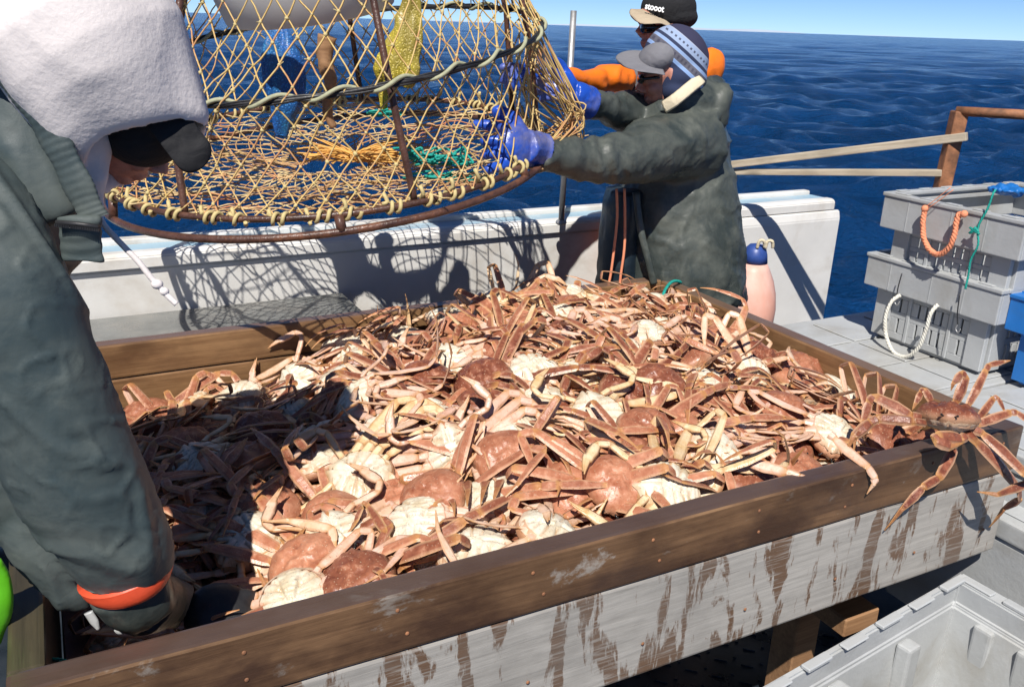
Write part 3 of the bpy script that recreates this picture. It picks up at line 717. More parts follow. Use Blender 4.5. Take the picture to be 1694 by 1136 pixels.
# bait bags
def bag(pts, prof, mat, label, name='bait_bag', thick=0.45, knot=None, seed=0):
    r = thing(name, pts[0], label, 'bait bag'); pp = smooth_path(pts, 8); n_ = len(pp); bm = bmesh.new(); fl = []
    for i in range(n_):
        f = i / (n_ - 1) * (len(prof) - 1); k = min(int(f), len(prof) - 2); w_ = prof[k] + (prof[k + 1] - prof[k]) * (f - k); fl.append((w_, w_ * thick))
    add_tube(bm, pp, 0, sides=28, flat=fl, up=Vector((0, -1, 0)))
    me = bpy.data.meshes.new(name); bmesh.ops.subdivide_edges(bm, edges=bm.edges[:], cuts=1); bm.to_mesh(me); bm.free()
    displace(me, lambda p, q: 0.0045 * math.sin(mnoise.noise(Vector((p.x * 30 + seed, p.y * 30, p.z * 4))) * 9))
    obj('net_sack', me, mat, r, smooth=True)
    tp = pts[0]; obj('tie', rope_bm([tp + Vector((0.0, 0, 0.12)), tp + Vector((0.006, 0, 0.05)), tp], 0.003, n=5), MT['yellow_rope'], r)
    return r
def mat_mesh_bag(name, c, c2):
    s = NM(name); v = s.coord(rot=(0.0, 0.78, 0.0)); wv = s.n('TexVoronoi', _Vector=v, _Scale=150.0)
    f = s.ramp(wv.outputs['Distance'], [(0.25, 0.0), (0.5, 1.0)]); f2 = s.ramp(s.noise(s.coord(), 14, 4), [(0.4, 0), (0.65, 1)])
    return s.set(color=s.mix(s.math('MULTIPLY', f, 0.7), s.mix(f2, c, c2), tuple(x * 0.35 for x in c)), rough=0.4, normal=s.bump(f, 0.5, 0.003))
MT['bag_blue'] = mat_mesh_bag('blue_bait_net', (0.02, 0.14, 0.52), (0.03, 0.22, 0.42)); MT['bag_yellow'] = mat_mesh_bag('yellow_bait_net', (0.62, 0.50, 0.05), (0.40, 0.32, 0.10))
bag([at(462, 36, 2.6), at(462, 80, 2.58), at(470, 130, 2.57), at(472, 175, 2.57), at(466, 225, 2.58)], [0.010, 0.035, 0.052, 0.058, 0.050, 0.035, 0.012], MT['bag_blue'], 'blue mesh bait bag hanging inside the crab pot', seed=1)
bag([at(680, -10, 2.55), at(678, 30, 2.55), at(664, 90, 2.54), at(658, 118, 2.54), at(654, 138, 2.54)], [0.022, 0.030, 0.045, 0.060, 0.064, 0.045], MT['bag_yellow'], 'big dull yellow bait sack hanging inside the crab pot', seed=4)
bag([at(628, 96, 2.62), at(630, 130, 2.62), at(634, 165, 2.62), at(636, 186, 2.62)], [0.006, 0.016, 0.014, 0.012], MT['bag_yellow'], 'small bright yellow bait pouch behind the pot rod', seed=9)
stk = thing('bait_stick', at(540, 62, 2.6), 'grey brown weathered wooden stick standing inside the crab pot', 'stick')
me = bmesh.new(); add_tube(me, smooth_path([at(542, 60, 2.6), at(537, 100, 2.6), at(547, 140, 2.6), at(541, 180, 2.6), at(552, 212, 2.6)], 5), [0.026 - 0.0008 * i for i in range(21)], sides=12)
m_ = bpy.data.meshes.new('stick'); me.to_mesh(m_); me.free(); displace(m_, lambda p, q: 0.006 * mnoise.noise(p * 40))
obj('stick', m_, MT['wood_raw'], stk, smooth=True)
# ------------------------------------------------------------------ people
def pr(x, y, Y, hw):                                # metres for hw photo pixels at that place
    return (at(x + hw, y, Y) - at(x, y, Y)).length
def px_tube(bm, pts, depth=0.8, up=(0, -1, 0), sides=20, n=5, caps=True):
    """pts: (px, py, Y, half width px[, half depth m])"""
    c = smooth_path([at(p[0], p[1], p[2]) for p in pts], n); fl = []
    rr = [pr(p[0], p[1], p[2], p[3]) for p in pts]; dd = [p[4] if len(p) > 4 else r * depth for p, r in zip(pts, rr)]
    m = len(c)
    for i in range(m):
        f = i / (m - 1) * (len(pts) - 1); k = min(int(f), len(pts) - 2); g_ = f - k; g_ = g_ * g_ * (3 - 2 * g_)
        fl.append((rr[k] + (rr[k + 1] - rr[k]) * g_, dd[k] + (dd[k + 1] - dd[k]) * g_))
    add_tube(bm, c, 0, sides=sides, flat=fl, up=Vector(up), caps=caps); return c
def cloth_mat(name, c, dirt, rough=0.5, amt=0.5, bs=18, spec=0.4, fuzz=0.0, weave=700):
    s = NM(name); v = s.coord(); n1 = s.noise(v, 6, 8, 0.65, 0.4); n2 = s.noise(v, 26, 7, 0.65, 0.3)
    col = s.mix(s.ramp(n1, [(0.40, 0.0), (0.66, amt)]), c, dirt); col = s.mix(s.ramp(n2, [(0.55, 0.0), (0.75, amt * 0.5)]), col, tuple(x * 1.3 for x in dirt))
    col = s.mix(s.ramp(n2, [(0.26, 0.45), (0.40, 0.0)]), col, tuple(x * 0.4 for x in c))
    b = s.bump(s.noise(v, bs, 4, 0.45, 0.8), 0.35, 0.012); b = s.bump(s.noise(v, weave, 2), 0.25, 0.0006, b)
    m = s.set(color=col, rough=s.ramp(n1, [(0.35, rough - 0.10), (0.65, rough + 0.25)]), normal=b); s.b.inputs['Specular IOR Level'].default_value = spec
    if fuzz: s.b.inputs['Sheen Weight'].default_value = fuzz
    return m
MT['oil_dark'] = cloth_mat('dark_green_oilskin', (0.038, 0.048, 0.046), (0.125, 0.135, 0.115), 0.36, 0.75)
MT['oil_teal'] = cloth_mat('slate_green_oilskin', (0.046, 0.066, 0.070), (0.115, 0.13, 0.115), 0.5, 0.6, 12)
MT['fleece'] = mat_simple('white_fleece', (0.76, 0.70, 0.68), 0.95, 0.05, 9, 0.6, 130, spec=0.1, bd=0.0016)
MT['glove_blue'] = mat_simple('blue_pvc_glove', (0.014, 0.070, 0.42), 0.3, 0.2, 18, 0.3, 120, dirt=(0.20, 0.19, 0.28), dirt_amt=0.6)
MT['skin'] = mat_simple('weathered_skin', (0.50, 0.22, 0.16), 0.5, 0.12, 40, 0.2, 200); 
MT['navy'] = cloth_mat('navy_fabric', (0.020, 0.030, 0.065), (0.04, 0.05, 0.09), 0.8, 0.4, 40)
MT['cap_grey'] = cloth_mat('grey_cap_fabric', (0.16, 0.16, 0.18), (0.24, 0.24, 0.25), 0.85, 0.5, 40)
MT['cap_black'] = cloth_mat('black_cap_fabric', (0.012, 0.012, 0.014), (0.03, 0.03, 0.032), 0.8, 0.4, 40)
MT['beige'] = cloth_mat('beige_fabric', (0.42, 0.34, 0.24), (0.5, 0.42, 0.3), 0.85, 0.4, 40)
MT['cream'] = cloth_mat('cream_lining', (0.66, 0.58, 0.42), (0.55, 0.46, 0.32), 0.9, 0.4, 40)
MT['orange_oil'] = cloth_mat('orange_oilskin', (0.95, 0.21, 0.015), (0.85, 0.17, 0.02), 0.4, 0.4, 14)
MT['grey_hoodie'] = cloth_mat('grey_cotton', (0.13, 0.13, 0.15), (0.19, 0.19, 0.21), 0.9, 0.4, 24)
MT['dark_trousers'] = cloth_mat('dark_blue_trousers', (0.012, 0.022, 0.034), (0.03, 0.05, 0.06), 0.4, 0.5)
MT['lime'] = mat_simple('lime_oilskin', (0.10, 0.42, 0.01), 0.4, 0.15, 10, 0.2, 60)
MT['orange_cuff'] = mat_simple('orange_red_cuff', (0.75, 0.09, 0.035), 0.45, 0.15, 20, 0.2, 60)
MT['glass_dark'] = mat_simple('dark_lens', (0.008, 0.008, 0.01), 0.08, 0.1, 20, 0)
MT['hair'] = mat_simple('greying_beard', (0.20, 0.15, 0.12), 0.8, 0.4, 200, 0.5, 300)

def hand(wrist, d, up, L=0.19, curls=None, thumb=1, spread=0.16, thick=1.0, cuff=None):
    """closed mesh: palm, four bent fingers of unequal length, thumb from the palm's side. d = pointing, up = back of the hand"""
    d = Vector(d).normalized(); up = (Vector(up) - d * Vector(up).dot(d)).normalized(); sd = d.cross(up) * thumb
    bm = bmesh.new(); W = Vector(wrist); t = thick; pl = L * 0.50
    M = Matrix(((d.x, sd.x, up.x), (d.y, sd.y, up.y), (d.z, sd.z, up.z)))
    add_ball(bm, W + d * pl * 0.5, pl * 0.62, 0.047 * t, 0.021 * t, seg=16, M=M)
    add_ball(bm, W + d * pl * 0.35 + sd * 0.02 * t, pl * 0.4, 0.026 * t, 0.021 * t, seg=14, M=M)
    curls = curls or [0.5, 0.55, 0.6, 0.7]
    for k, (ln, c) in enumerate(zip((0.92, 1.0, 0.94, 0.76), curls)):
        off = (0.030 - 0.0205 * k) * t; p = W + d * pl * 0.86 + sd * off; dd = (d + sd * (spread * (1.2 - k) * 0.6)).normalized(); pts = [p - dd * 0.02, p]; a = 0
        for s_, fr in enumerate((0.46, 0.31, 0.23)):
            a += c * (0.75, 1.0, 0.75)[s_]; q = dd * math.cos(a) - up * math.sin(a); p = p + q * L * 0.5 * ln * fr; pts.append(p)
        add_tube(bm, smooth_path(pts, 3), [0.0118 * t * (1 - 0.018 * i) for i in range(3 * (len(pts) - 1) + 1)], sides=10, up=up); add_ball(bm, pts[-1], 0.0098 * t, seg=8)
        add_ball(bm, pts[1], 0.0128 * t, seg=8)
    p = W + d * pl * 0.25 + sd * 0.032 * t; td = (d * 0.65 + sd * 0.8 - up * 0.25).normalized(); pts = [p - td * 0.01, p + td * 0.030, p + td * 0.030 + (td + d * 0.5).normalized() * 0.028, p + td * 0.030 + (td + d * 0.5).normalized() * 0.028 + (d + td * 0.3 - up * 0.3).normalized() * 0.024]
    add_tube(bm, smooth_path(pts, 3), 0.0135 * t, sides=10); add_ball(bm, pts[-1], 0.0125 * t, seg=8)
    if cuff:
        c = smooth_path([W + d * 0.02] + [Vector(x[0]) for x in cuff], 4); rr = [0.034 * t] + [x[1] for x in cuff]; m = len(c)
        rad = []
        for i in range(m):
            f = i / (m - 1) * (len(rr) - 1); k = min(int(f), len(rr) - 2); rad.append(rr[k] + (rr[k + 1] - rr[k]) * (f - k))
        add_tube(bm, c, rad, sides=16)
    return bm
def head_mesh(c, face, up, s=1.0, jaw=1.0, beard=False):
    """head with brow, nose, lips, chin and ears; face = looking direction"""
    f = Vector(face).normalized(); u = (Vector(up) - f * Vector(up).dot(f)).normalized(); r = f.cross(u)
    bm = bmesh.new(); M = Matrix(((f.x, r.x, u.x), (f.y, r.y, u.y), (f.z, r.z, u.z)))
    def B(fx, rx, ux, a, b_, c_, seg=14): add_ball(bm, Vector(c) + (f * fx + r * rx + u * ux) * s, a * s, b_ * s, c_ * s, seg=seg, M=M)
    B(-0.005, 0, 0.03, 0.098, 0.078, 0.092, 24); B(0.030, 0, -0.035, 0.058, 0.060, 0.072, 20); B(0.062, 0, -0.083, 0.026, 0.028, 0.024); B(0.078, 0, 0.022, 0.018, 0.055, 0.014)
    B(0.084, 0, -0.052, 0.014, 0.024, 0.009); B(0.082, 0, -0.064, 0.013, 0.020, 0.008)
    for sx in (-1, 1):
        B(0.060, 0.040 * sx, -0.022, 0.028, 0.020, 0.022); B(-0.005, 0.077 * sx, -0.005, 0.020, 0.009, 0.032); B(0.094, 0.010 * sx, -0.022, 0.011, 0.009, 0.009, 8); B(0.075, 0.030 * sx, 0.003, 0.014, 0.015, 0.010, 8)
    add_tube(bm, [Vector(c) + (f * 0.082 + u * 0.015) * s, Vector(c) + (f * 0.108 - u * 0.018) * s], [0.008 * s, 0.014 * s], sides=8)
    add_tube(bm, [Vector(c) + (f * -0.02 - u * 0.05) * s, Vector(c) + (f * -0.035 - u * 0.16) * s], [0.055 * s, 0.060 * s], sides=16)
    return fuse(bm, 0.0045 * s, 3, 'head')
def person(name, loc, label): return thing(name, loc, label, 'person')

# ---- the man in the dark green oilskin jacket
m1 = person('person', (0.60, 3.08, 0), 'man in dark green oilskin jacket and striped knit headwear reaching out to the crab pot')
bm = bmesh.new()
px_tube(bm, [(1112, 498, 3.02, 120, 0.17), (1115, 430, 3.04, 117, 0.19), (1117, 350, 3.06, 108, 0.19), (1122, 285, 3.08, 92, 0.175), (1132, 235, 3.09, 76, 0.16), (1135, 200, 3.10, 60, 0.14), (1132, 172, 3.10, 34, 0.09)])
px_tube(bm, [(1150, 235, 2.98, 62), (1120, 240, 2.90, 62), (1075, 250, 2.80, 55), (1020, 262, 2.67, 44), (950, 262, 2.55, 35), (889, 254, 2.46, 29)], depth=0.95, up=(0, 0, 1))
px_tube(bm, [(1130, 205, 3.20, 45), (1085, 190, 3.12, 40), (1040, 188, 2.98, 33), (1000, 178, 2.84, 28), (964, 168, 2.73, 26)], depth=0.95, up=(0, 0, 1))
# fallen hood behind the neck
px_tube(bm, [(1068, 192, 2.94, 12), (1105, 185, 2.93, 24), (1150, 172, 2.97, 36), (1178, 165, 3.06, 38), (1180, 160, 3.14, 30)], depth=0.75, up=(0, -1, 0))
px_tube(bm, [(1196, 140, 3.08, 7), (1182, 165, 3.05, 26), (1175, 190, 3.06, 28)], depth=2.0, up=(0, -1, 0))
me = fuse(bm, 0.0095, 3)
def wr(p, n):
    k = 0.006 * fold(Vector((p.x * 0.9, p.y, p.z * 1.2)), 6, 3) + 0.010 * crease(p, 7, 1) + 0.004 * crease(p, 17, 4)
    if p.x < 0.33: k += 0.006 * math.sin(p.x * 95 + 4 * mnoise.noise(p * 9)) * (0.4 + max(0, mnoise.noise(p * 6)))
    return k
displace(me, wr)
jk = obj('jacket', me, MT['oil_dark'], m1, smooth=True)
bm = bmesh.new()
for a, b_ in (((1052, 318, 2.86), (1082, 470, 2.83)),):
    add_tube(bm, smooth_path([at(*a), at(1060, 380, 2.84), at(1072, 430, 2.83), at(*b_)], 6), 0, sides=8, flat=[(0.012, 0.007)] * 19, up=Vector((0, -1, 0)))
obj('zip_flap', bm, MT['oil_dark'], jk, smooth=True)
obj('hem', tube_bm(smooth_path([at(1000, 488, 2.99), at(1060, 497, 2.86), at(1130, 500, 2.85), at(1200, 497, 2.90), at(1231, 480, 3.0)], 6), 0.007, sides=8), MT['oil_dark'], jk)
# inner bib with orange cords
bm = bmesh.new(); px_tube(bm, [(1032, 310, 3.0, 30, .12), (1025, 400, 3.0, 34, .13), (1020, 500, 3.0, 34, .14)]); me = fuse(bm, 0.01, 2); displace(me, lambda p, n: 0.006 * fold(p, 9, 2))
obj('bib', me, MT['dark_trousers'], m1, smooth=True)
for dx in (0, 13):
    obj('cord', rope_bm([at(1020 + dx, 312, 2.82), at(1021 + dx, 360, 2.81), at(1016 + dx * 1.3, 410, 2.80), at(1010 + dx * 1.3, 455, 2.80), at(1004 + dx * 1.6, 480, 2.80)], 0.0045, sides=6, n=4), MT['orange_rope'], m1)
# headwear
s = NM('striped_knit'); tc = s.n('TexCoord'); sx_ = s.n('SeparateXYZ'); s.t.links.new(tc.outputs['Object'], sx_.inputs[0])
hc = at(1112, 100, 2.98)
d_ = s.math('ADD', s.math('MULTIPLY', s.math('SUBTRACT', sx_.outputs[0], hc.x), 0.61), s.math('MULTIPLY', s.math('SUBTRACT', sx_.outputs[2], hc.z), 0.79))
tt = s.math('DIVIDE', s.math('ADD', d_, 0.14), 0.28)
col = s.ramp(tt, [(0.0, (0.022, 0.034, 0.085)), (0.46, (0.022, 0.034, 0.085)), (0.465, (0.22, 0.34, 0.60)), (0.50, (0.25, 0.38, 0.62)), (0.505, (0.10, 0.10, 0.13)), (0.575, (0.16, 0.14, 0.15)), (0.58, (0.25, 0.36, 0.58)), (0.61, (0.25, 0.36, 0.58)), (0.615, (0.025, 0.035, 0.08)), (0.645, (0.02, 0.03, 0.08)), (0.65, (0.28, 0.36, 0.52)), (0.75, (0.36, 0.40, 0.50)), (0.755, (0.03, 0.03, 0.07)), (1.0, (0.02, 0.03, 0.075))], 'CONSTANT')
al = s.math('ADD', s.math('MULTIPLY', sx_.outputs[0], 0.79), s.math('MULTIPLY', sx_.outputs[2], -0.61))
wv = s.math('GREATER_THAN', s.math('SINE', s.math('MULTIPLY', al, 420.0)), 0.2)
msk = s.math('MULTIPLY', wv, s.ramp(tt, [(0, 0), (0.52, 0.6), (0.56, 0.0), (0.685, 0.85), (0.71, 0.0)], 'CONSTANT'))
col = s.mix(msk, col, (0.03, 0.03, 0.06))
MT['knit'] = s.set(color=col, rough=0.9, normal=s.bump(s.noise(s.coord(), 300, 3), 0.5, 0.002))
fd = Vector((-0.93, -0.10, -0.34)); ud = Vector((-0.34, 0, 0.94))
hd1 = obj('head', head_mesh(at(1103, 125, 2.97), fd, ud, 0.94), MT['skin'], m1, smooth=True)
bm = bmesh.new(); add_ball(bm, at(1117, 96, 2.99), 0.108, 0.098, 0.100, seg=32, M=Matrix.Rotation(math.radians(30), 3, 'Y')); add_ball(bm, at(1122, 128, 2.98), 0.088, 0.096, 0.085, seg=28); add_ball(bm, at(1114, 148, 2.97), 0.058, 0.092, 0.045, seg=24)
me = fuse(bm, 0.006, 5); displace(me, lambda p, n: 0.0025 * fold(p, 14, 5)); 
obj('knit_headwear', me, MT['knit'], m1, smooth=True)
bm = bmesh.new(); add_ball(bm, at(1087, 97, 2.955), 0.068, 0.086, 0.050, seg=24, M=Matrix.Rotation(math.radians(-28), 3, 'Y')); me = fuse(bm, 0.005, 2)
cp = obj('cap', me, MT['cap_grey'], m1, smooth=True)
bm = bmesh.new(); path = [at(1092, 106, 2.93), at(1075, 103, 2.925), at(1055, 101, 2.92), at(1038, 102, 2.915), at(1027, 106, 2.91)]
add_tube(bm, smooth_path(path, 4), 0, sides=20, flat=[(0.082 - 0.0000 * i if i < 8 else 0.082 * math.sqrt(max(0.02, 1 - ((i - 8) / 8.4) ** 2)), 0.004) for i in range(17)], up=Vector((-0.25, -0.38, 0.9)))
obj('brim', bm, MT['cap_grey'], cp, smooth=True)
bm = bmesh.new(); add_ball(bm, at(1063, 132, 2.87), 0.020, 0.006, 0.012); obj('sunglasses', tube_bm(smooth_path([at(1058, 130, 2.95), at(1059, 131, 2.90), at(1066, 131, 2.875), at(1090, 128, 2.885)], 4), 0, sides=8, flat=[(0.008, 0.014 if i < 8 else 0.005) for i in range(13)], up=Vector((0, 0, 1))), MT['glass_dark'], m1); bm.free()
bm = bmesh.new(); cl = smooth_path([at(1098, 178, 2.865), at(1116, 166, 2.845), at(1138, 148, 2.86), at(1160, 130, 2.90)], 5)
add_tube(bm, cl, 0, sides=8, flat=[(0.0195, 0.004)] * len(cl), up=Vector((-0.2, -0.95, 0.25))); obj('collar_lining', bm, MT['cream'], m1)
# gloves
g1 = hand(at(872, 244, 2.40), at(800, 238, 2.29) - at(872, 244, 2.40), Vector((0.1, -1, 0.25)), L=0.175, curls=[0.45, 0.95, 0.9, 0.12], thumb=1, spread=0.30, thick=1.38, cuff=[(at(884, 248, 2.455), 0.050), (at(898, 252, 2.475), 0.055)])
me = fuse(g1, 0.004, 3); displace(me, lambda p, n: 0.0018 * fold(p, 32, 2)); obj('glove', me, MT['glove_blue'], m1, smooth=True)
g2 = hand(at(950, 160, 2.69), at(905, 128, 2.60) - at(950, 160, 2.69), Vector((0.25, -0.9, 0.5)), L=0.165, curls=[0.5, 0.7, 0.8, 0.8], thumb=1, thick=1.12, cuff=[(at(958, 164, 2.70), 0.047), (at(972, 171, 2.73), 0.052)])
me = fuse(g2, 0.004, 3); displace(me, lambda p, n: 0.0018 * fold(p, 32, 7)); obj('glove', me, MT['glove_blue'], m1, smooth=True)
# legs
bm = bmesh.new()
for dx, dy in ((-0.11, -0.02), (0.10, 0.06)):
    add_tube(bm, smooth_path([Vector((0.60 + dx * 0.8, 3.05 + dy, 0.95)), Vector((0.60 + dx, 3.06 + dy, 0.5)), Vector((0.60 + dx * 1.1, 3.08 + dy, 0.09))], 4), [0.125, 0.12, 0.115, 0.105, 0.095, 0.09, 0.088, 0.087, 0.088], sides=16)
add_ball(bm, (0.60, 3.05, 0.95), 0.2, 0.16, 0.15); me = fuse(bm, 0.014, 3); displace(me, lambda p, n: 0.008 * fold(p, 7, 8)); obj('trousers', me, MT['dark_trousers'], m1, smooth=True)
for dx, dy in ((-0.121, -0.02), (0.11, 0.06)):
    bm = bmesh.new(); add_tube(bm, [Vector((0.60 + dx, 3.08 + dy, 0.26)), Vector((0.60 + dx, 3.08 + dy, 0.05))], 0.07, sides=14); add_ball(bm, (0.55 + dx, 3.07 + dy, 0.05), 0.14, 0.052, 0.05); obj('boot', fuse(bm, 0.01, 3), MT['black'], m1, smooth=True)

# ---- the man behind him in orange
m2 = person('person', (0.62, 3.55, 0), 'man with black cap, sunglasses and orange sleeves, partly hidden behind the man in dark green')
hc2 = at(1098, 42, 3.42)
obj('head', head_mesh(hc2, (-0.93, -0.3, -0.12), (-0.12, 0, 1), 0.95), MT['skin'], m2, smooth=True)
bm = bmesh.new(); add_ball(bm, at(1106, 14, 3.42), 0.100, 0.094, 0.078, seg=28); add_ball(bm, at(1112, 28, 3.42), 0.092, 0.09, 0.05, seg=28); cp2 = obj('cap', fuse(bm, 0.006, 3), MT['cap_black'], m2, smooth=True)
bm = bmesh.new(); add_tube(bm, smooth_path([at(1096, 32, 3.36), at(1078, 28, 3.335), at(1062, 27, 3.31), at(1048, 31, 3.30)], 4), 0, sides=16, flat=[(0.075 if i < 6 else 0.075 * math.sqrt(max(0.02, 1 - ((i - 6) / 6.4) ** 2)), 0.0045) for i in range(13)], up=Vector((-0.15, -0.45, 0.88))); obj('brim', bm, MT['beige'], cp2, smooth=True)
obj('sunglasses', tube_bm(smooth_path([at(1062, 47, 3.36), at(1066, 47, 3.325), at(1080, 46, 3.32), at(1104, 42, 3.34)], 4), 0, sides=8, flat=[(0.008, 0.017 if i < 9 else 0.006) for i in range(13)], up=Vector((0, 0, 1))), MT['glass_dark'], m2)
tcu = bpy.data.curves.new('lettering', 'FONT'); tcu.body = 'stooot'; tcu.size = 0.045; tcu.extrude = 0.002; tcu.offset = 0.0012; tcu.align_x = 'CENTER'
to = bpy.data.objects.new('tmp_text', tcu); COL.objects.link(to); dg = bpy.context.evaluated_depsgraph_get(); dg.update(); tm = bpy.data.meshes.new_from_object(to.evaluated_get(dg)); bpy.data.objects.remove(to)
a_ = at(1066, 10, 3.32); b_ = at(1097, 16, 3.32); X = (b_ - a_).normalized(); Y_ = Vector((0.1, 0.35, 1)); Y_ = (Y_ - X * Y_.dot(X)).normalized(); Z_ = X.cross(Y_)
M = Matrix(((X.x, Y_.x, Z_.x, 0), (X.y, Y_.y, Z_.y, 0), (X.z, Y_.z, Z_.z, 0), (0, 0, 0, 1))); M.translation = at(1082, 18, 3.326)
M = M @ Matrix.Diagonal((0.55, 0.70, 1, 1))
obj('cap_lettering', tm, mat_simple('white_stitching', (0.8, 0.8, 0.8), 0.8, 0.02, 10, 0), cp2, M=M)
bm = bmesh.new(); px_tube(bm, [(1105, 500, 3.5, 85, .15), (1105, 350, 3.5, 85, .16), (1100, 220, 3.5, 80, .15), (1102, 140, 3.5, 64, .13), (1104, 100, 3.46, 30, .08)]); px_tube(bm, [(1090, 130, 3.42, 40), (1055, 130, 3.36, 34), (1035, 140, 3.3, 26)], up=(0, 0, 1), depth=1.0)
me = fuse(bm, 0.012, 3); displace(me, lambda p, n: 0.006 * fold(p, 8, 4)); obj('hoodie', me, MT['grey_hoodie'], m2, smooth=True)
bm = bmesh.new(); px_tube(bm, [(1032, 130, 3.28, 27), (1008, 128, 3.2, 27), (985, 134, 3.12, 20), (950, 130, 3.0, 17), (915, 124, 2.86, 13), (895, 122, 2.8, 11)], up=(0, 0, 1), depth=0.9)
me = fuse(bm, 0.006, 2); displace(me, lambda p, n: 0.006 * fold(p, 12, 4)); obj('sleeve', me, MT['orange_oil'], m2, smooth=True)
bm = bmesh.new(); px_tube(bm, [(1140, 118, 3.36, 22), (1166, 112, 3.38, 24), (1180, 106, 3.40, 22), (1186, 98, 3.44, 12)], up=(0, 0, 1), depth=1.3); me = fuse(bm, 0.007, 3); displace(me, lambda p, n: 0.004 * fold(p, 12, 6)); obj('hood', me, MT['orange_oil'], m2, smooth=True)
bm = hand(at(893, 122, 2.80), Vector((-0.6, -0.5, 0.1)), Vector((0.1, -0.3, 1)), L=0.15, curls=[.6, .7, .8, .8]); obj('glove', fuse(bm, 0.005, 2), MT['glove_blue'], m2, smooth=True)
bm = bmesh.new()
for dx in (-0.1, 0.1): add_tube(bm, [Vector((0.62 + dx, 3.52, 0.95)), Vector((0.62 + dx, 3.52, 0.5)), Vector((0.62 + dx, 3.52, 0.02))], [0.12, 0.1, 0.08], sides=14)
obj('trousers', fuse(bm, 0.015, 3), MT['orange_oil'], m2, smooth=True)

# ---- the crouching man at the left, close to the camera
m3 = person('person', (-1.12, 1.2, 0), 'man in white fleece hood and slate green jacket bending over the box from the left')
def hood_mesh():
    E, D, Dr = Vector((0.84, 0, 0.54)), Vector((0, 1, 0)), Vector((0.54, 0, -0.84)); Y0 = 1.15; k = 0.00080
    S = [(255, 272, 106, 0.080, 1.0), (250, 255, 114, 0.090, 0.95), (232, 222, 122, 0.104, 0.78), (205, 158, 128, 0.122, 0.42), (172, 98, 140, 0.132, 0.15), (128, 30, 140, 0.135, 0), (75, -40, 120, 0.12, 0), (25, -105, 85, 0.09, 0), (0, -140, 40, 0.05, 0)]
    I = [(250, 262, 98, 0.073, 0.95), (240, 240, 100, 0.080, 0.85), (215, 185, 98, 0.090, 0.5), (190, 130, 80, 0.08, 0.2), (175, 100, 40, 0.04, 0.1)]
    rings = []; bm = bmesh.new(); NS_ = 40
    for (x, y, a, b_, sh_) in S[::-1] + I:
        c = at(x, y, Y0); r = []
        for q in range(NS_):
            th = 2 * math.pi * q / NS_; near = max(0, -math.sin(th)) ** 1.0
            p = c + E * math.cos(th) * a * k + D * math.sin(th) * b_ - Dr * (0.044 * sh_ * near)
            # ridge crease running to the front corner of the hood
            r.append(bm.verts.new(p))
        rings.append(r)
    for A, Bq in zip(rings[:-1], rings[1:]):
        for q in range(NS_): bm.faces.new((A[q], A[(q + 1) % NS_], Bq[(q + 1) % NS_], Bq[q]))
    bm.faces.new(rings[0][::-1]); bm.faces.new(rings[-1]); bmesh.ops.recalc_face_normals(bm, faces=bm.faces)
    px_tube(bm, [(110, 130, 1.13, 60), (135, 220, 1.12, 52), (150, 290, 1.115, 32), (165, 340, 1.115, 12), (170, 366, 1.115, 5)], depth=0.9)
    px_tube(bm, [(60, -20, 1.17, 90), (20, 60, 1.18, 95), (-20, 180, 1.2, 90)], depth=1.0)
    me = fuse(bm, 0.0045, 4)
    def dd(p, n):
        q = p * 1.0
        e = p.dot(E); l = p.dot(Dr)
        return 0.0075 * math.sin(e * 42 + 5 * mnoise.noise(p * 4.5) + 1.5) * (0.5 + mnoise.noise(p * 6 + Vector((2, 2, 2)))) + 0.004 * crease(Vector((e, p.y, l * 0.35)), 9, 3.1, 5)
    displace(me, dd); return me
obj('hood', hood_mesh(), MT['fleece'], m3, smooth=True)
bm = bmesh.new(); add_ball(bm, at(238, 205, 1.17), 0.058, 0.062, 0.055, seg=24); add_ball(bm, at(262, 190, 1.155), 0.035, 0.05, 0.030, seg=20, M=Matrix.Rotation(0.9, 3, 'Y'))
cp3 = obj('cap', fuse(bm, 0.004, 3), MT['cap_black'], m3, smooth=True)
bm = bmesh.new(); pth = smooth_path([at(262, 178, 1.125), at(285, 208, 1.12), at(305, 235, 1.12), at(322, 258, 1.12), at(334, 276, 1.125)], 5)
add_tube(bm, pth, 0, sides=20, flat=[(0.026 if i < 12 else 0.026 * math.sqrt(max(0.05, 1 - ((i - 12) / 8.6) ** 2)), 0.0045) for i in range(21)], up=Vector((0.42, -0.80, 0.42)))
me = bpy.data.meshes.new('brim'); bm.to_mesh(me); bm.free(); displace(me, lambda p, n: 0.002 * mnoise.noise(p * 40)); obj('brim', me, MT['cap_black'], cp3, smooth=True)
obj('head', head_mesh(at(217, 210, 1.19), (0.60, 0.10, -0.78), (0.70, 0, 0.60), 0.62), MT['skin'], m3, smooth=True)
obj('drawstring', rope_bm([at(162, 345, 1.11), at(172, 372, 1.105), at(205, 408, 1.10), at(228, 432, 1.10), at(250, 460, 1.10), at(262, 472, 1.10), at(276, 488, 1.10), at(292, 503, 1.10)], 0.0040, sides=8, n=6, wob=0.0006), MT['fleece'], m3, smooth=True)
bm = bmesh.new(); add_ball(bm, at(260, 470, 1.10), 0.0075, 0.0075, 0.0065); add_ball(bm, at(272, 482, 1.10), 0.006, 0.006, 0.0055); obj('knot', bm, MT['fleece'], m3, smooth=True)
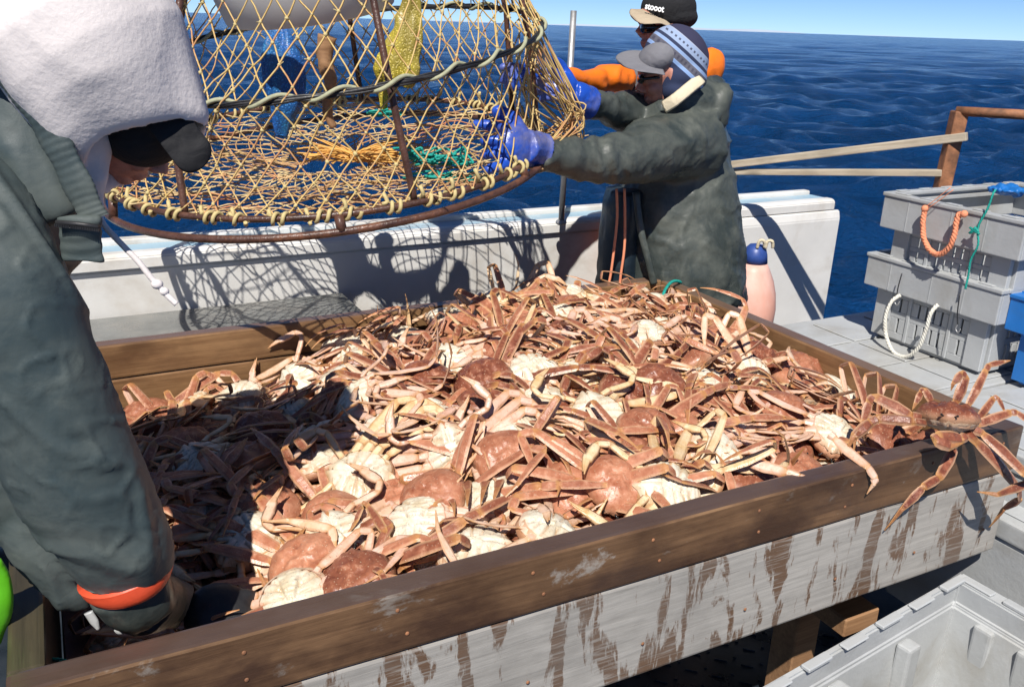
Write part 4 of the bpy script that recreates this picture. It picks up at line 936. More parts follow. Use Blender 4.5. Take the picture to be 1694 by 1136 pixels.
# jacket body with open collar
bm = bmesh.new()
px_tube(bm, [(-62, 100, 1.11, 60, .02), (0, 180, 1.10, 58, .022), (45, 260, 1.09, 52, .022), (80, 330, 1.08, 44, .02), (95, 365, 1.075, 40, .014)], depth=1)
px_tube(bm, [(-160, 40, 1.25, 150, .17), (-110, 110, 1.22, 165, .17), (-70, 190, 1.20, 165, .165), (-40, 270, 1.19, 168, .155), (-40, 340, 1.18, 165, .14), (-60, 400, 1.17, 155, .13), (-70, 440, 1.17, 150, .12)], depth=1, up=(0, -1, 0), sides=28)
add_tube(bm, smooth_path([Vector((-1.12, 1.22, 0.93)), Vector((-1.02, 1.22, 1.15)), Vector((-0.88, 1.22, 1.38)), Vector((-0.78, 1.22, 1.52))], 4), 0, sides=20, flat=[(0.17, 0.19)] * 13, up=Vector((0, -1, 0)))
me = fuse(bm, 0.007, 3); displace(me, lambda p, n: 0.008 * fold(Vector((p.x + p.z * 0.6, p.y, p.z * 0.6)), 5, 1) + 0.008 * crease(Vector((p.x + p.z * 0.5, p.y, p.z * 0.6)), 7, 2)); jk3 = obj('jacket', me, MT['oil_teal'], m3, smooth=True)
# collar edge with gathered elastic and a zip
bm = bmesh.new(); col_px = [(-30, 95), (15, 125), (52, 168), (84, 218), (112, 272), (138, 325), (156, 362)]
pth = smooth_path([at(x, y, 1.058) for x, y in col_px], 34); fl = []
for i in range(len(pth)): fl.append((0.0185 + 0.0003 * math.sin(i * 0.9) + 0.0012 * math.sin(i * 0.13), 0.0065 + 0.00022 * math.sin(i * 0.8) + 0.0006 * math.sin(i * 0.17)))
add_tube(bm, pth, 0, sides=14, flat=fl, up=Vector((0, -1, 0))); obj('collar_edge', bm, MT['oil_teal'], jk3, smooth=True)
bm = bmesh.new(); px_tube(bm, [(128, 358, 1.05, 37, .010), (132, 395, 1.05, 37, .010), (136, 434, 1.05, 37, .009)], sides=18); me = fuse(bm, 0.003, 2); displace(me, lambda p, n: 0.0006 * math.sin(p.z * 420 + 3 * mnoise.noise(p * 20)) + 0.003 * fold(p, 14, 3))
obj('collar_flap', me, MT['oil_teal'], jk3, smooth=True)
bm = bmesh.new()
z0 = at(93, 368, 1.036); z1 = at(164, 376, 1.036)
add_tube(bm, [z0, z0.lerp(z1, 0.5) + ZV * 0.001, z1], 0.0032, sides=6)
for i in range(26): p = z0.lerp(z1, i / 25); add_box(bm, p.x - 0.0007, p.x + 0.0007, p.y - 0.004, p.y + 0.002, p.z - 0.0045, p.z - 0.001)
obj('zip', bm, MT['black'], jk3)
# sleeve reaching down into the box
bm = bmesh.new()
px_tube(bm, [(-130, 260, 1.12, 110), (-60, 340, 1.05, 112), (5, 455, 1.02, 106), (42, 560, 1.02, 108), (84, 680, 1.03, 112), (128, 790, 1.04, 110), (178, 885, 1.055, 95), (205, 941, 1.07, 81)], depth=0.85, up=(0, -1, 0), sides=28)
px_tube(bm, [(20, 800, 1.06, 60), (70, 900, 1.06, 60), (120, 975, 1.07, 42), (140, 1008, 1.075, 22)], depth=0.6)
px_tube(bm, [(-40, 700, 1.06, 90), (-20, 820, 1.06, 90), (0, 890, 1.06, 40)], depth=0.6)
me = fuse(bm, 0.0055, 3)
displace(me, lambda p, n: 0.008 * fold(Vector((p.x * 1.1 + p.z * 0.25, p.y, p.z * 0.55)), 5.5, 4.2) + 0.009 * crease(Vector((p.x * 1.1 + p.z * 0.3, p.y, p.z * 0.5)), 8, 1.4) + 0.003 * crease(p, 22, 5))
obj('sleeve', me, MT['oil_teal'], m3, smooth=True)
# orange cuff and dark inner sleeve
bm = bmesh.new(); px_tube(bm, [(205, 940, 1.07, 78), (209, 948, 1.071, 77), (212, 953, 1.073, 73)], depth=0.9, up=(0, -1, 0), sides=36, n=4); me = bpy.data.meshes.new('cuff'); bm.to_mesh(me); bm.free(); displace(me, lambda p, n: 0.002 * fold(p, 12, 2)); obj('cuff', me, MT['orange_cuff'], m3, smooth=True)
bm = bmesh.new()
w1 = onz(268, 992, 0.80); w2 = onz(305, 1004, 0.77)
px_tube(bm, [(214, 962, 1.076, 69), (228, 985, 1.08, 64), (246, 1006, 1.09, 52)], depth=0.85); add_tube(bm, smooth_path([at(236, 996, 1.085), w1, w2], 4), [0.045, 0.045, 0.044, 0.042, 0.040, 0.038, 0.037, 0.036, 0.035], sides=18)
me = fuse(bm, 0.005, 2); displace(me, lambda p, n: 0.004 * fold(p, 12, 2)); obj('inner_sleeve', me, MT['oil_dark'], m3, smooth=True)
bm = hand(w2 + Vector((0.01, 0, 0)), Vector((0.85, 0.10, -0.25)), Vector((0.1, -0.5, 0.9)), L=0.19, curls=[0.45, 0.5, 0.55, 0.6], thumb=1, thick=1.15); me = fuse(bm, 0.0045, 3); obj('glove', me, MT['black'], m3, smooth=True)
bm = bmesh.new(); px_tube(bm, [(146, 1012, 1.07, 8, .004), (155, 1026, 1.07, 8, .004), (163, 1040, 1.07, 3, .003)]); px_tube(bm, [(190, 1040, 1.08, 3, .003), (197, 1042, 1.08, 8, .003), (214, 1043, 1.08, 3, .003)]); obj('torn_lining', bm, MT['crate'], m3, smooth=True)
bm = bmesh.new(); px_tube(bm, [(-22, 930, 1.0, 22, .012), (-14, 965, 1.0, 36, .014), (-16, 1005, 1.0, 34, .014), (-26, 1060, 1.0, 22, .012)]); me = fuse(bm, 0.003, 2); displace(me, lambda p, n: 0.003 * fold(p, 15, 2)); obj('bib', me, MT['lime'], m3, smooth=True, label='lime green oilskin edge')
bm = bmesh.new()
for dx, dy in ((-0.10, -0.12), (-0.06, 0.14)):
    add_tube(bm, smooth_path([Vector((-1.10, 1.2 + dy, 0.95)), Vector((-1.14 + dx * .3, 1.2 + dy, 0.5)), Vector((-1.15 + dx, 1.2 + dy, 0.08))], 4), [0.13, 0.125, 0.12, 0.11, 0.10, 0.095, 0.09, 0.088, 0.088], sides=16)
add_ball(bm, (-1.12, 1.2, 0.95), 0.18, 0.22, 0.15); me = fuse(bm, 0.014, 3); displace(me, lambda p, n: 0.008 * fold(p, 7, 8)); obj('trousers', me, MT['dark_trousers'], m3, smooth=True)
for dx, dy in ((-0.10, -0.12), (-0.06, 0.14)):
    bm = bmesh.new(); add_tube(bm, [Vector((-1.15 + dx, 1.2 + dy, 0.26)), Vector((-1.15 + dx, 1.2 + dy, 0.05))], 0.07, sides=14); add_ball(bm, (-1.10 + dx, 1.2 + dy, 0.05), 0.14, 0.052, 0.05); obj('boot', fuse(bm, 0.01, 3), MT['black'], m3, smooth=True)
# ------------------------------------------------------------------ snow crabs
def crab_mat(name, belly=False):
    s = NM(name); at_ = s.n('Attribute', attribute_name='crab'); sep = s.n('SeparateColor'); s.t.links.new(at_.outputs['Color'], sep.inputs[0])
    dors, joint, var = sep.outputs[0], sep.outputs[1], sep.outputs[2]
    oi = s.n('ObjectInfo'); v = s.coord()
    sc = s.n('SeparateColor'); s.t.links.new(oi.outputs['Color'], sc.inputs[0])
    ofs = s.n('VectorMath', operation='ADD'); s.t.links.new(v, ofs.inputs[0])
    cx = s.n('CombineXYZ'); s.put(cx.inputs[0], s.math('MULTIPLY', oi.outputs['Random'], 9.0)); s.t.links.new(cx.outputs[0], ofs.inputs[1]); vv = ofs.outputs[0]
    n1 = s.noise(vv, 28, 6, 0.6); n2 = s.noise(vv, 160, 4, 0.6)
    d1 = s.mix(sc.outputs[0], (0.28, 0.092, 0.048), (0.55, 0.250, 0.145))
    d2 = s.mix(sc.outputs[0], (0.11, 0.030, 0.019), (0.34, 0.112, 0.056))
    n3 = s.noise(vv, 70, 5, 0.65, 0.3); dc = s.mix(s.ramp(s.math('ADD', s.math('MULTIPLY', n1, 0.5), s.math('MULTIPLY', n3, 0.5)), [(0.36, 0.0), (0.60, 1.0)]), d2, d1)
    dc = s.mix(s.ramp(n3, [(0.56, 0.0), (0.70, 0.55)]), dc, (0.58, 0.33, 0.22))
    vo = s.n('TexVoronoi', _Vector=vv, _Scale=150.0); sp = s.ramp(vo.outputs['Distance'], [(0.10, 1.0), (0.24, 0.0)])
    dc = s.mix(s.math('MULTIPLY', sp, s.math('MULTIPLY', var, 0.75)), dc, (0.56, 0.34, 0.22))
    v1 = s.mix(sc.outputs[1], (0.74, 0.50, 0.41), (0.74, 0.58, 0.38))
    v2 = s.mix(sc.outputs[1], (0.56, 0.31, 0.20), (0.60, 0.40, 0.18))
    vc = s.mix(s.ramp(n1, [(0.3, 0.0), (0.6, 1.0)]), v2, v1)
    vc = s.mix(var, vc, s.mix(s.ramp(n1, [(0.35, 0.0), (0.55, 1.0)]), (0.56, 0.46, 0.31), (0.70, 0.65, 0.53))) if belly else vc
    c = s.mix(dors, vc, dc)
    c = s.mix(s.math('MULTIPLY', joint, 0.85), c, s.mix(n1, (0.36, 0.13, 0.035), (0.62, 0.36, 0.12)))
    if belly:
        cr = s.n('TexVoronoi', feature='DISTANCE_TO_EDGE', _Vector=vv, _Scale=60.0)
        cf = s.ramp(cr.outputs['Distance'], [(0.0, 0.22), (0.04, 0.0)]); c = s.mix(s.math('MULTIPLY', cf, var), c, (0.22, 0.16, 0.10))
    h = s.math('ADD', s.math('MULTIPLY', n2, 0.5), s.math('MULTIPLY', sp, 0.5))
    s.set(color=c, rough=s.ramp(n1, [(0.3, 0.24), (0.7, 0.48)]), normal=s.bump(h, 0.8, 0.0022))
    s.b.inputs['Specular IOR Level'].default_value = 0.45
    return s.m
MT['crab'] = crab_mat('crab_shell'); MT['crab_belly'] = crab_mat('crab_belly_shell', True)
MT['crab_eye'] = mat_simple('crab_eye', (0.02, 0.02, 0.02), 0.15, 0.1, 50, 0)
def sstep(a, b, x):
    t = min(1, max(0, (x - a) / (b - a))); return t * t * (3 - 2 * t)
def mesh_from(name, verts, faces, cols, mat):
    me = bpy.data.meshes.new(name); me.from_pydata([tuple(v) for v in verts], [], faces)
    ca = me.color_attributes.new('crab', 'FLOAT_COLOR', 'POINT')
    ca.data.foreach_set('color', np.array([(c[0], c[1], c[2], 1) for c in cols], dtype=np.float32).ravel())
    me.polygons.foreach_set('use_smooth', [True] * len(me.polygons)); me.materials.append(mat); me.update(); return me
def outline(t):       # t = angle from +x; +y is the front.  Rounded pear with a small notched rostrum
    x, y = math.cos(t), math.sin(t); r = 0.063 - 0.004 * y
    fr = math.exp(-((t - math.pi / 2) / 0.20) ** 2) * 0.010 - math.exp(-((t - math.pi / 2) / 0.05) ** 2) * 0.006
    sp = 0.0022 * max(0, math.cos(13 * t)) * (1 if y > -0.3 else 0.3)
    sq = -0.006 * math.exp(-((t - math.pi * 1.5) / 0.5) ** 2)
    return r + fr + sp + sq
def carapace_mesh(seed):
    rg = random.Random(seed); NT, NR = 44, 13; V = []; Fc = []; C = []
    V.append(Vector((0, -0.004, 0.034))); C.append((1, 0, 1))
    for j in range(1, NR + 1):
        rr = j / (NR - 3); under = j > NR - 3
        for i in range(NT):
            t = 2 * math.pi * i / NT; R = outline(t)
            if not under:
                f = math.sin(rr * math.pi / 2) if False else rr; x, y = math.cos(t) * R * f, math.sin(t) * R * f
                z = 0.029 * (1 - rr ** 2.4) ** 0.62
                gx = abs(x); groove = -0.0045 * math.exp(-((gx - 0.020 - 0.25 * max(0, y)) / 0.005) ** 2) * (1 - rr)
                z += 1.7 * groove + 0.0055 * math.exp(-((gx - 0.033) ** 2 + (y + 0.012) ** 2) / 0.00025) + 0.0055 * math.exp(-(x * x + (y + 0.025) ** 2) / 0.0002) + 0.004 * math.exp(-(x * x + (y - 0.022) ** 2) / 0.00012)
                z += (0.0036 * mnoise.noise(Vector((x * 95 + seed, y * 95, 2))) + 0.0055 * max(0, mnoise.noise(Vector((x * 240, y * 240 + seed, 5))))) * (1 - rr ** 6)
                C.append((1 if rr < 0.93 else 0.75, 0.25 if rr > 0.9 else 0, 1))
            else:
                k = j - (NR - 3); f = 1 - 0.07 * k; x, y = math.cos(t) * R * f, math.sin(t) * R * f; z = -0.006 * k
                C.append((0.55 if k == 1 else 0.1, 0.35, 0.5))
            V.append(Vector((x, y, z)))
    for i in range(NT): Fc.append((0, 1 + i, 1 + (i + 1) % NT))
    for j in range(NR - 1):
        for i in range(NT):
            a = 1 + j * NT + i; b_ = 1 + j * NT + (i + 1) % NT; Fc.append((a, a + NT, b_ + NT, b_))
    return mesh_from('carapace', V, Fc, C, MT['crab'])
def belly_mesh(seed, female=False):
    NT, NR = 76, 26; V = [Vector((0, 0, -0.026))]; Fc = []; C = [(0, 0, 1)]
    for j in range(1, NR + 1):
        rr = j / NR
        for i in range(NT):
            t = 2 * math.pi * i / NT; R = outline(t) * 0.93; x, y = math.cos(t) * R * rr, math.sin(t) * R * rr
            z = -0.008 - 0.019 * (1 - rr ** 2.4) ** 0.7
            ax = abs(x); groove_ = 0
            # sternum plates: radial grooves between the leg bases
            for yg, dy in ((0.030, 0.35), (0.013, 0.12), (-0.004, -0.12), (-0.020, -0.35), (-0.034, -0.6)):
                if ax > 0.012: z += 0.0065 * math.exp(-((y - yg - dy * (ax - 0.02)) / 0.0019) ** 2) * (1 - 0.4 * rr); groove_ = max(groove_, math.exp(-((y - yg - dy * (ax - 0.02)) / 0.0016) ** 2) if ax > 0.012 else 0)
            if y < 0.004:      # tail flap
                wd = (0.020 if not female else 0.034) * (0.35 + 0.65 * min(1, (0.004 - y) / 0.045))
                if ax < wd:
                    z -= 0.0042 * (1 - (ax / wd) ** 4)
                    z += 0.0026 * max(0, math.cos((y + 0.002) * 2 * math.pi / 0.0085)) ** 6
                z += 0.0032 * math.exp(-((ax - wd - 0.001) / 0.0016) ** 2)
            if y > 0.018: z += 0.003 * math.exp(-(ax / 0.0018) ** 2) - 0.003 * math.exp(-((ax - 0.010) / 0.007) ** 2)
            z += 0.0004 * mnoise.noise(Vector((x * 150 + seed, y * 150, 3)))
            V.append(Vector((x, y, z))); C.append((0.35 * groove_, 0.3 * sstep(0.75, 1, rr) + 0.3 * groove_, 1 - 0.5 * sstep(0.75, 1, rr)))
    for i in range(NT): Fc.append((0, 1 + (i + 1) % NT, 1 + i))
    for j in range(NR - 1):
        for i in range(NT):
            a = 1 + j * NT + i; b_ = 1 + j * NT + (i + 1) % NT; Fc.append((a, b_, b_ + NT, a + NT))
    return mesh_from('underside', V, Fc, C, MT['crab_belly'])
def limb(joints, prof, ups, sides=6, name='leg', seed=0):
    """joints: points; prof: per segment (start_a, mid_a, end_a, flat ratio); ups: up vector per segment. Returns mesh with colour attribute"""
    V = []; Fc = []; C = []; rings = 0; n = len(joints) - 1
    for s_ in range(n):
        a, b_ = joints[s_], joints[s_ + 1]; d = b_ - a; L = d.length; t = d / L; up = (ups[s_] - t * ups[s_].dot(t)).normalized(); sd = up.cross(t)
        p0, pm, p1, fl = prof[s_]; last = s_ == n - 1
        fs = (0.03, 0.12, 0.45, 0.86, 0.97) if not last else (0.04, 0.2, 0.5, 0.8, 1.0)
        for q, f in enumerate(fs):
            w_ = p0 + (pm - p0) * sstep(0, 0.22, f) if f < 0.5 else pm + (p1 - pm) * sstep(0.6, 1.0, f)
            if last: w_ = p0 + (p1 - p0) * f
            c = a + d * f + (up * 0.006 * math.sin(math.pi * f) * L / 0.1 * 0.6)
            if last: c = a + d * f + up * (-0.12 * L * (f * f - f))
            j = max(1 - sstep(0, 0.11, f), sstep(0.90, 1, f)) if not last else 0.35 + 0.65 * f
            if s_ == 0: j *= 0.5
            for k in range(sides):
                an = 2 * math.pi * k / sides
                off = sd * math.cos(an) * w_ + up * math.sin(an) * w_ * fl * (1 - 0.30 * abs(math.sin(2 * an)))
                V.append(c + off); sn = math.sin(an)
                C.append((sstep(-0.45, 0.25, sn) * (1 - 0.45 * abs(math.cos(an)) ** 8), j * 0.8 + 0.45 * (abs(math.cos(an)) > 0.95), 0.45))
            if rings:
                o = (rings - 1) * sides
                for k in range(sides): Fc.append((o + k, o + (k + 1) % sides, o + sides + (k + 1) % sides, o + sides + k))
            rings += 1
    Fc.append(tuple(range(sides))[::-1]); Fc.append(tuple((rings - 1) * sides + k for k in range(sides)))
    me = mesh_from(name, V, Fc, C, MT['crab']); me.polygons.foreach_set('use_smooth', [False] * len(me.polygons)); return me
SEG = (0.024, 0.122, 0.028, 0.082, 0.044)
LPROF = [(0.0105, 0.0100, 0.0088, 0.85), (0.0072, 0.0124, 0.0092, 0.36), (0.0066, 0.0094, 0.0080, 0.48), (0.0060, 0.0090, 0.0046, 0.38), (0.0050, 0.0032, 0.0009, 0.75)]
CSEG = (0.022, 0.058, 0.026, 0.052, 0.036)
def leg_joints(seg, pitch, sweep, rnd, jit=6):
    p = Vector((0, 0, 0)); J = [p]; U = []
    for L, a, b_ in zip(seg, pitch, sweep):
        a = math.radians(a + rnd.uniform(-jit, jit)); b_ = math.radians(b_ + rnd.uniform(-jit, jit))
        d = Vector((math.cos(a) * math.cos(b_), math.cos(a) * math.sin(b_), math.sin(a)))
        up = Vector((-math.sin(a) * math.cos(b_), -math.sin(a) * math.sin(b_), math.cos(a)))
        p = p + d * L; J.append(p); U.append(up)
    return J, U
LEGPOSE = {
    'high': ([10, 34, -5, -52, -75], [0, 0, 0, 0, 0]),
    'flat': ([4, 8, -2, -14, -32], [0, 0, 5, 8, 8]),
    'half': ([12, 22, -35, -92, -118], [0, 0, 0, 0, 0]),
    'fold': ([6, 8, -70, -163, -175], [0, 0, 0, 0, 0]),
    'side': ([4, 6, 2, -6, -12], [0, 0, 60, 148, 165]),
    'back': ([4, 10, 4, -8, -16], [0, -6, -45, -100, -120]),
}
rl_ = random.Random(21); LEGS = {}
for k, (pt, sw) in LEGPOSE.items():
    LEGS[k] = []
    for v_ in range(3):
        J, U = leg_joints(SEG, pt, sw, rl_); LEGS[k].append((limb(J, LPROF, U), J))
def claw_mesh(pitch, sweep, seed):
    J, U = leg_joints(CSEG, pitch, sweep, random.Random(seed), 4)
    prof = [(0.008, 0.008, 0.0075, 0.8), (0.0070, 0.0092, 0.0078, 0.62), (0.0070, 0.0086, 0.0078, 0.7), (0.0074, 0.0128, 0.0092, 0.58), (0.0066, 0.004, 0.0010, 0.8)]
    me = limb(J, prof, U, name='claw')
    # second, fixed finger
    d = (J[5] - J[4]).normalized(); up = U[4]; sd = up.cross(d)
    b0 = J[4] - d * 0.004 - sd * 0.0055; J2 = [b0 - d * 0.012, b0, b0 + d * 0.034 + sd * 0.002]
    m2 = limb(J2, [(0.004, 0.006, 0.0055, 0.9), (0.0055, 0.004, 0.001, 0.9)], [up, up], name='x')
    V = [v.co.copy() for v in me.vertices]; C = [tuple(c.color)[:3] for c in me.color_attributes['crab'].data]; Fc = [tuple(p.vertices) for p in me.polygons]; n = len(V)
    # open the moving finger a little
    V += [v.co.copy() for v in m2.vertices]; C += [tuple(c.color)[:3] for c in m2.color_attributes['crab'].data]; Fc += [tuple(i + n for i in p.vertices) for p in m2.polygons]
    out = mesh_from('claw', V, Fc, C, MT['crab']); return out, J
CLAWS = [claw_mesh([4, 6, 2, -4, -6], [0, 0, 38, 82, 80], 1), claw_mesh([0, 5, 0, -5, -10], [0, 10, 50, 112, 122], 2), claw_mesh([0, -2, -4, -6, -8], [0, 0, 70, 128, 138], 3), claw_mesh([4, 6, 4, 0, -6], [0, -18, 28, 84, 100], 4)]
CARA = [carapace_mesh(i) for i in range(4)]; BELLY = [belly_mesh(1), belly_mesh(2, True), belly_mesh(3)]
bm = bmesh.new()
for sx in (-1, 1):
    add_tube(bm, [Vector((0.008 * sx, 0.060, 0.002)), Vector((0.0135 * sx, 0.068, 0.005))], 0.0016, sides=5); add_ball(bm, (0.0145 * sx, 0.069, 0.0055), 0.0026, seg=8)
EYE = bpy.data.meshes.new('eyes'); bm.to_mesh(EYE); bm.free(); EYE.materials.append(MT['crab_eye'])
LEGBASE = [(0.040, 0.024, -0.012, 24, 1.0), (0.043, 0.006, -0.013, 3, 1.03), (0.041, -0.013, -0.013, -19, 0.98), (0.034, -0.031, -0.012, -44, 0.74)]
CLAWBASE = (0.028, 0.042, -0.013, 38)
CG = 'snow crabs heaped in the wooden sorting box'
def inside(p, top=0.93):
    q = p - B0; u = q.dot(UV_); w_ = q.dot(WV)
    if w_ > BWD - 0.052: return False
    if p.z > 0.95 and u < 0.06 and w_ > -0.08: return True
    return -BL + 0.052 < u < -0.052 and 0.052 < w_ < BWD - 0.052 and p.z > 0.63
def part(name, me, root, M, col):
    o = bpy.data.objects.new(name, me); COL.objects.link(o); o.parent = root; o.matrix_basis = M; o.color = col; return o
NCRAB = 0
def put_crab(M, label, rnd, legset=('flat', 'half', 'fold', 'side', 'back', 'high', 'flat', 'fold', 'back'), scale=1.0, check=True, hlim=None, belly=None, col=None, prefer=None, flipped=False):
    global NCRAB; NCRAB += 1
    root = bpy.data.objects.new('snow_crab', None); COL.objects.link(root); root.empty_display_size = 0.02
    M = M @ Matrix.Scale(scale, 4); root.matrix_basis = M; tag(root, label, 'crab', CG)
    col = col or (rnd.random() ** 1.2, 1.0 if rnd.random() < 0.22 else rnd.random() * 0.5, rnd.random(), 1)
    I = Matrix.Identity(4)
    part('carapace', rnd.choice(CARA), root, I, col); part('underside', belly or rnd.choice(BELLY), root, I, col); part('eye_pair', EYE, root, I, col)
    def ok(J, Mx):
        bad = 0
        for p in [J[2].lerp(J[1], 0.4)] + J[2:]:
            q = M @ (Mx @ p)
            if check and not inside(q): return 9
            if hlim:
                h = hlim(q)
                if q.z > h + 0.055: bad += 0.6 + 22 * (q.z - h - 0.055)
                if q.z < h - 0.13: bad += 0.4
        return bad
    for sx in (1, -1):
        S = Matrix.Diagonal((sx, 1, 1, 1)); fam = prefer or rnd.choice(legset)
        bundle = rnd.random() < (0.85 if flipped else 0.45); baz = rnd.uniform(-38, 30); btw = rnd.uniform(-14, 14); bmesh_ = rnd.choice(LEGS[fam]); bp = rnd.uniform(-10, 6)
        for li, (bx, by, bz, az, ls) in enumerate(LEGBASE):
            best = None
            for tr in range(14):
                k = fam if tr < 2 else rnd.choice(legset)
                me, J = rnd.choice(LEGS[k])
                if bundle and tr < 3:
                    me, J = bmesh_; Mx = S @ Matrix.Translation((bx, by, bz)) @ Matrix.Rotation(math.radians(baz + (1.5 - li) * 5 + rnd.uniform(-2, 2)), 4, 'Z') @ Matrix.Rotation(math.radians(bp + rnd.uniform(-3, 3) - tr * 5), 4, 'Y') @ Matrix.Rotation(math.radians(btw), 4, 'X') @ Matrix.Scale(ls, 4)
                else: Mx = S @ Matrix.Translation((bx, by, bz)) @ Matrix.Rotation(math.radians(az * (1.0 if tr < 5 else rnd.uniform(0.4, 2.2)) + rnd.uniform(-9, 9)), 4, 'Z') @ Matrix.Rotation(math.radians(rnd.uniform(-14, 10)), 4, 'Y') @ Matrix.Rotation(math.radians(rnd.uniform(-18, 18)), 4, 'X') @ Matrix.Scale(ls, 4)
                b_ = ok(J, Mx)
                if best is None or b_ < best[0]: best = (b_, me, Mx)
                if b_ < 0.5: break
            if best[0] < 9: part('leg', best[1], root, best[2], col)
        bx, by, bz, az = CLAWBASE; best = None
        for tr in range(14):
            me, J = rnd.choice(CLAWS)
            Mx = S @ Matrix.Translation((bx, by, bz)) @ Matrix.Rotation(math.radians(az + rnd.uniform(-18, 12)), 4, 'Z') @ Matrix.Rotation(math.radians(rnd.uniform(-9, 9)), 4, 'X') @ Matrix.Scale(0.88, 4)
            b_ = ok(J, Mx)
            if best is None or b_ < best[0]: best = (b_, me, Mx)
            if b_ < 0.5: break
        if best[0] < 9: part('claw', best[1], root, best[2], col)
    return root
HC_ = [(-1.75, .15, .73), (-1.35, .1, .75), (-1.12, .08, .80), (-.95, .1, .90), (-.7, .1, .915), (-.3, .12, .905), (-.12, .15, .87), (-.1, .6, .83), (-.1, 1.0, .79), (-.3, 1.15, .83), (-.6, 1.18, .855), (-1.0, 1.18, .855), (-1.35, 1.15, .81), (-1.6, 1.1, .72), (-1.82, 1.0, .67), (-1.8, .6, .72), (-1.5, .6, .80), (-1.1, .6, .89), (-.6, .6, .935), (-.35, .6, .905), (-1.4, .9, .79), (-.9, .9, .89), (-.4, .9, .88)]
def H(u, w_):
    a = b_ = 0
    for (x, y, z) in HC_:
        k = math.exp(-((u - x) ** 2 + (w_ - y) ** 2) / 0.045) + 1e-6; a += k * z; b_ += k
    return a / b_ + 0.018 * mnoise.noise(Vector((u * 7, w_ * 7, 3)))
def HW(p): q = p - B0; return H(q.dot(UV_), q.dot(WV))
def heap_hit(px, py):
    z = 0.85
    for _ in range(14):
        p = onz(px, py, z); z = HW(p)
    return onz(px, py, z)
def hn(u, w_):
    e = 0.05; du = (H(u + e, w_) - H(u - e, w_)) / (2 * e); dw = (H(u, w_ + e) - H(u, w_ - e)) / (2 * e)
    return (ZV - UV_ * du - WV * dw).normalized()
def crab_matrix(p, nrm, yaw, flip, tilt=(0, 0)):
    q = ZV.rotation_difference(nrm).to_matrix().to_4x4()
    M = Matrix.Translation(p) @ Euler((tilt[0], tilt[1], 0)).to_matrix().to_4x4() @ q @ Matrix.Rotation(yaw, 4, 'Z')
    if flip: M = M @ Matrix.Rotation(math.pi, 4, 'Y')
    return M
# a dark lumpy bed of crabs deep in the heap: what shows through the gaps
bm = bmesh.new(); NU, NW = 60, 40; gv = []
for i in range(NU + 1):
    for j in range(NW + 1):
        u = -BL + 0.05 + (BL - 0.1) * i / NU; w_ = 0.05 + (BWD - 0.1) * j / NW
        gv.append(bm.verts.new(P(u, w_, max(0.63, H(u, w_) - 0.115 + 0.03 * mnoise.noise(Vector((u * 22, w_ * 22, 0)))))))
for i in range(NU):
    for j in range(NW):
        a = i * (NW + 1) + j; bm.faces.new((gv[a], gv[a + NW + 1], gv[a + NW + 2], gv[a + 1]))
rb = random.Random(4)
for i in range(900):
    u = rb.uniform(-BL + 0.12, -0.12); w_ = rb.uniform(0.12, BWD - 0.12); z = H(u, w_) - rb.uniform(0.06, 0.105); a = rb.uniform(0, 6.28); L = rb.uniform(0.04, 0.1)
    p0 = P(u, w_, z); d = Vector((math.cos(a), math.sin(a), rb.uniform(-.25, .25))) * L
    p1 = p0 + d
    if not inside(p1): continue
    add_tube(bm, [p0, p0 + d * 0.5 + ZV * 0.004, p1], rb.uniform(0.005, 0.009), sides=5)
bmesh.ops.recalc_face_normals(bm, faces=bm.faces)
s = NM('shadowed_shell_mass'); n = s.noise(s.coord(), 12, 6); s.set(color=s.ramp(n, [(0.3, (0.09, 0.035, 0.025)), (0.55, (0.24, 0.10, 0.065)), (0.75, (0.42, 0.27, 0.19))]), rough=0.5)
o = obj('crab_mass', bm, s.m, smooth=True); tag(o, 'tangled mass of crab shells and legs deep in the heap', 'crab heap', kind='stuff')

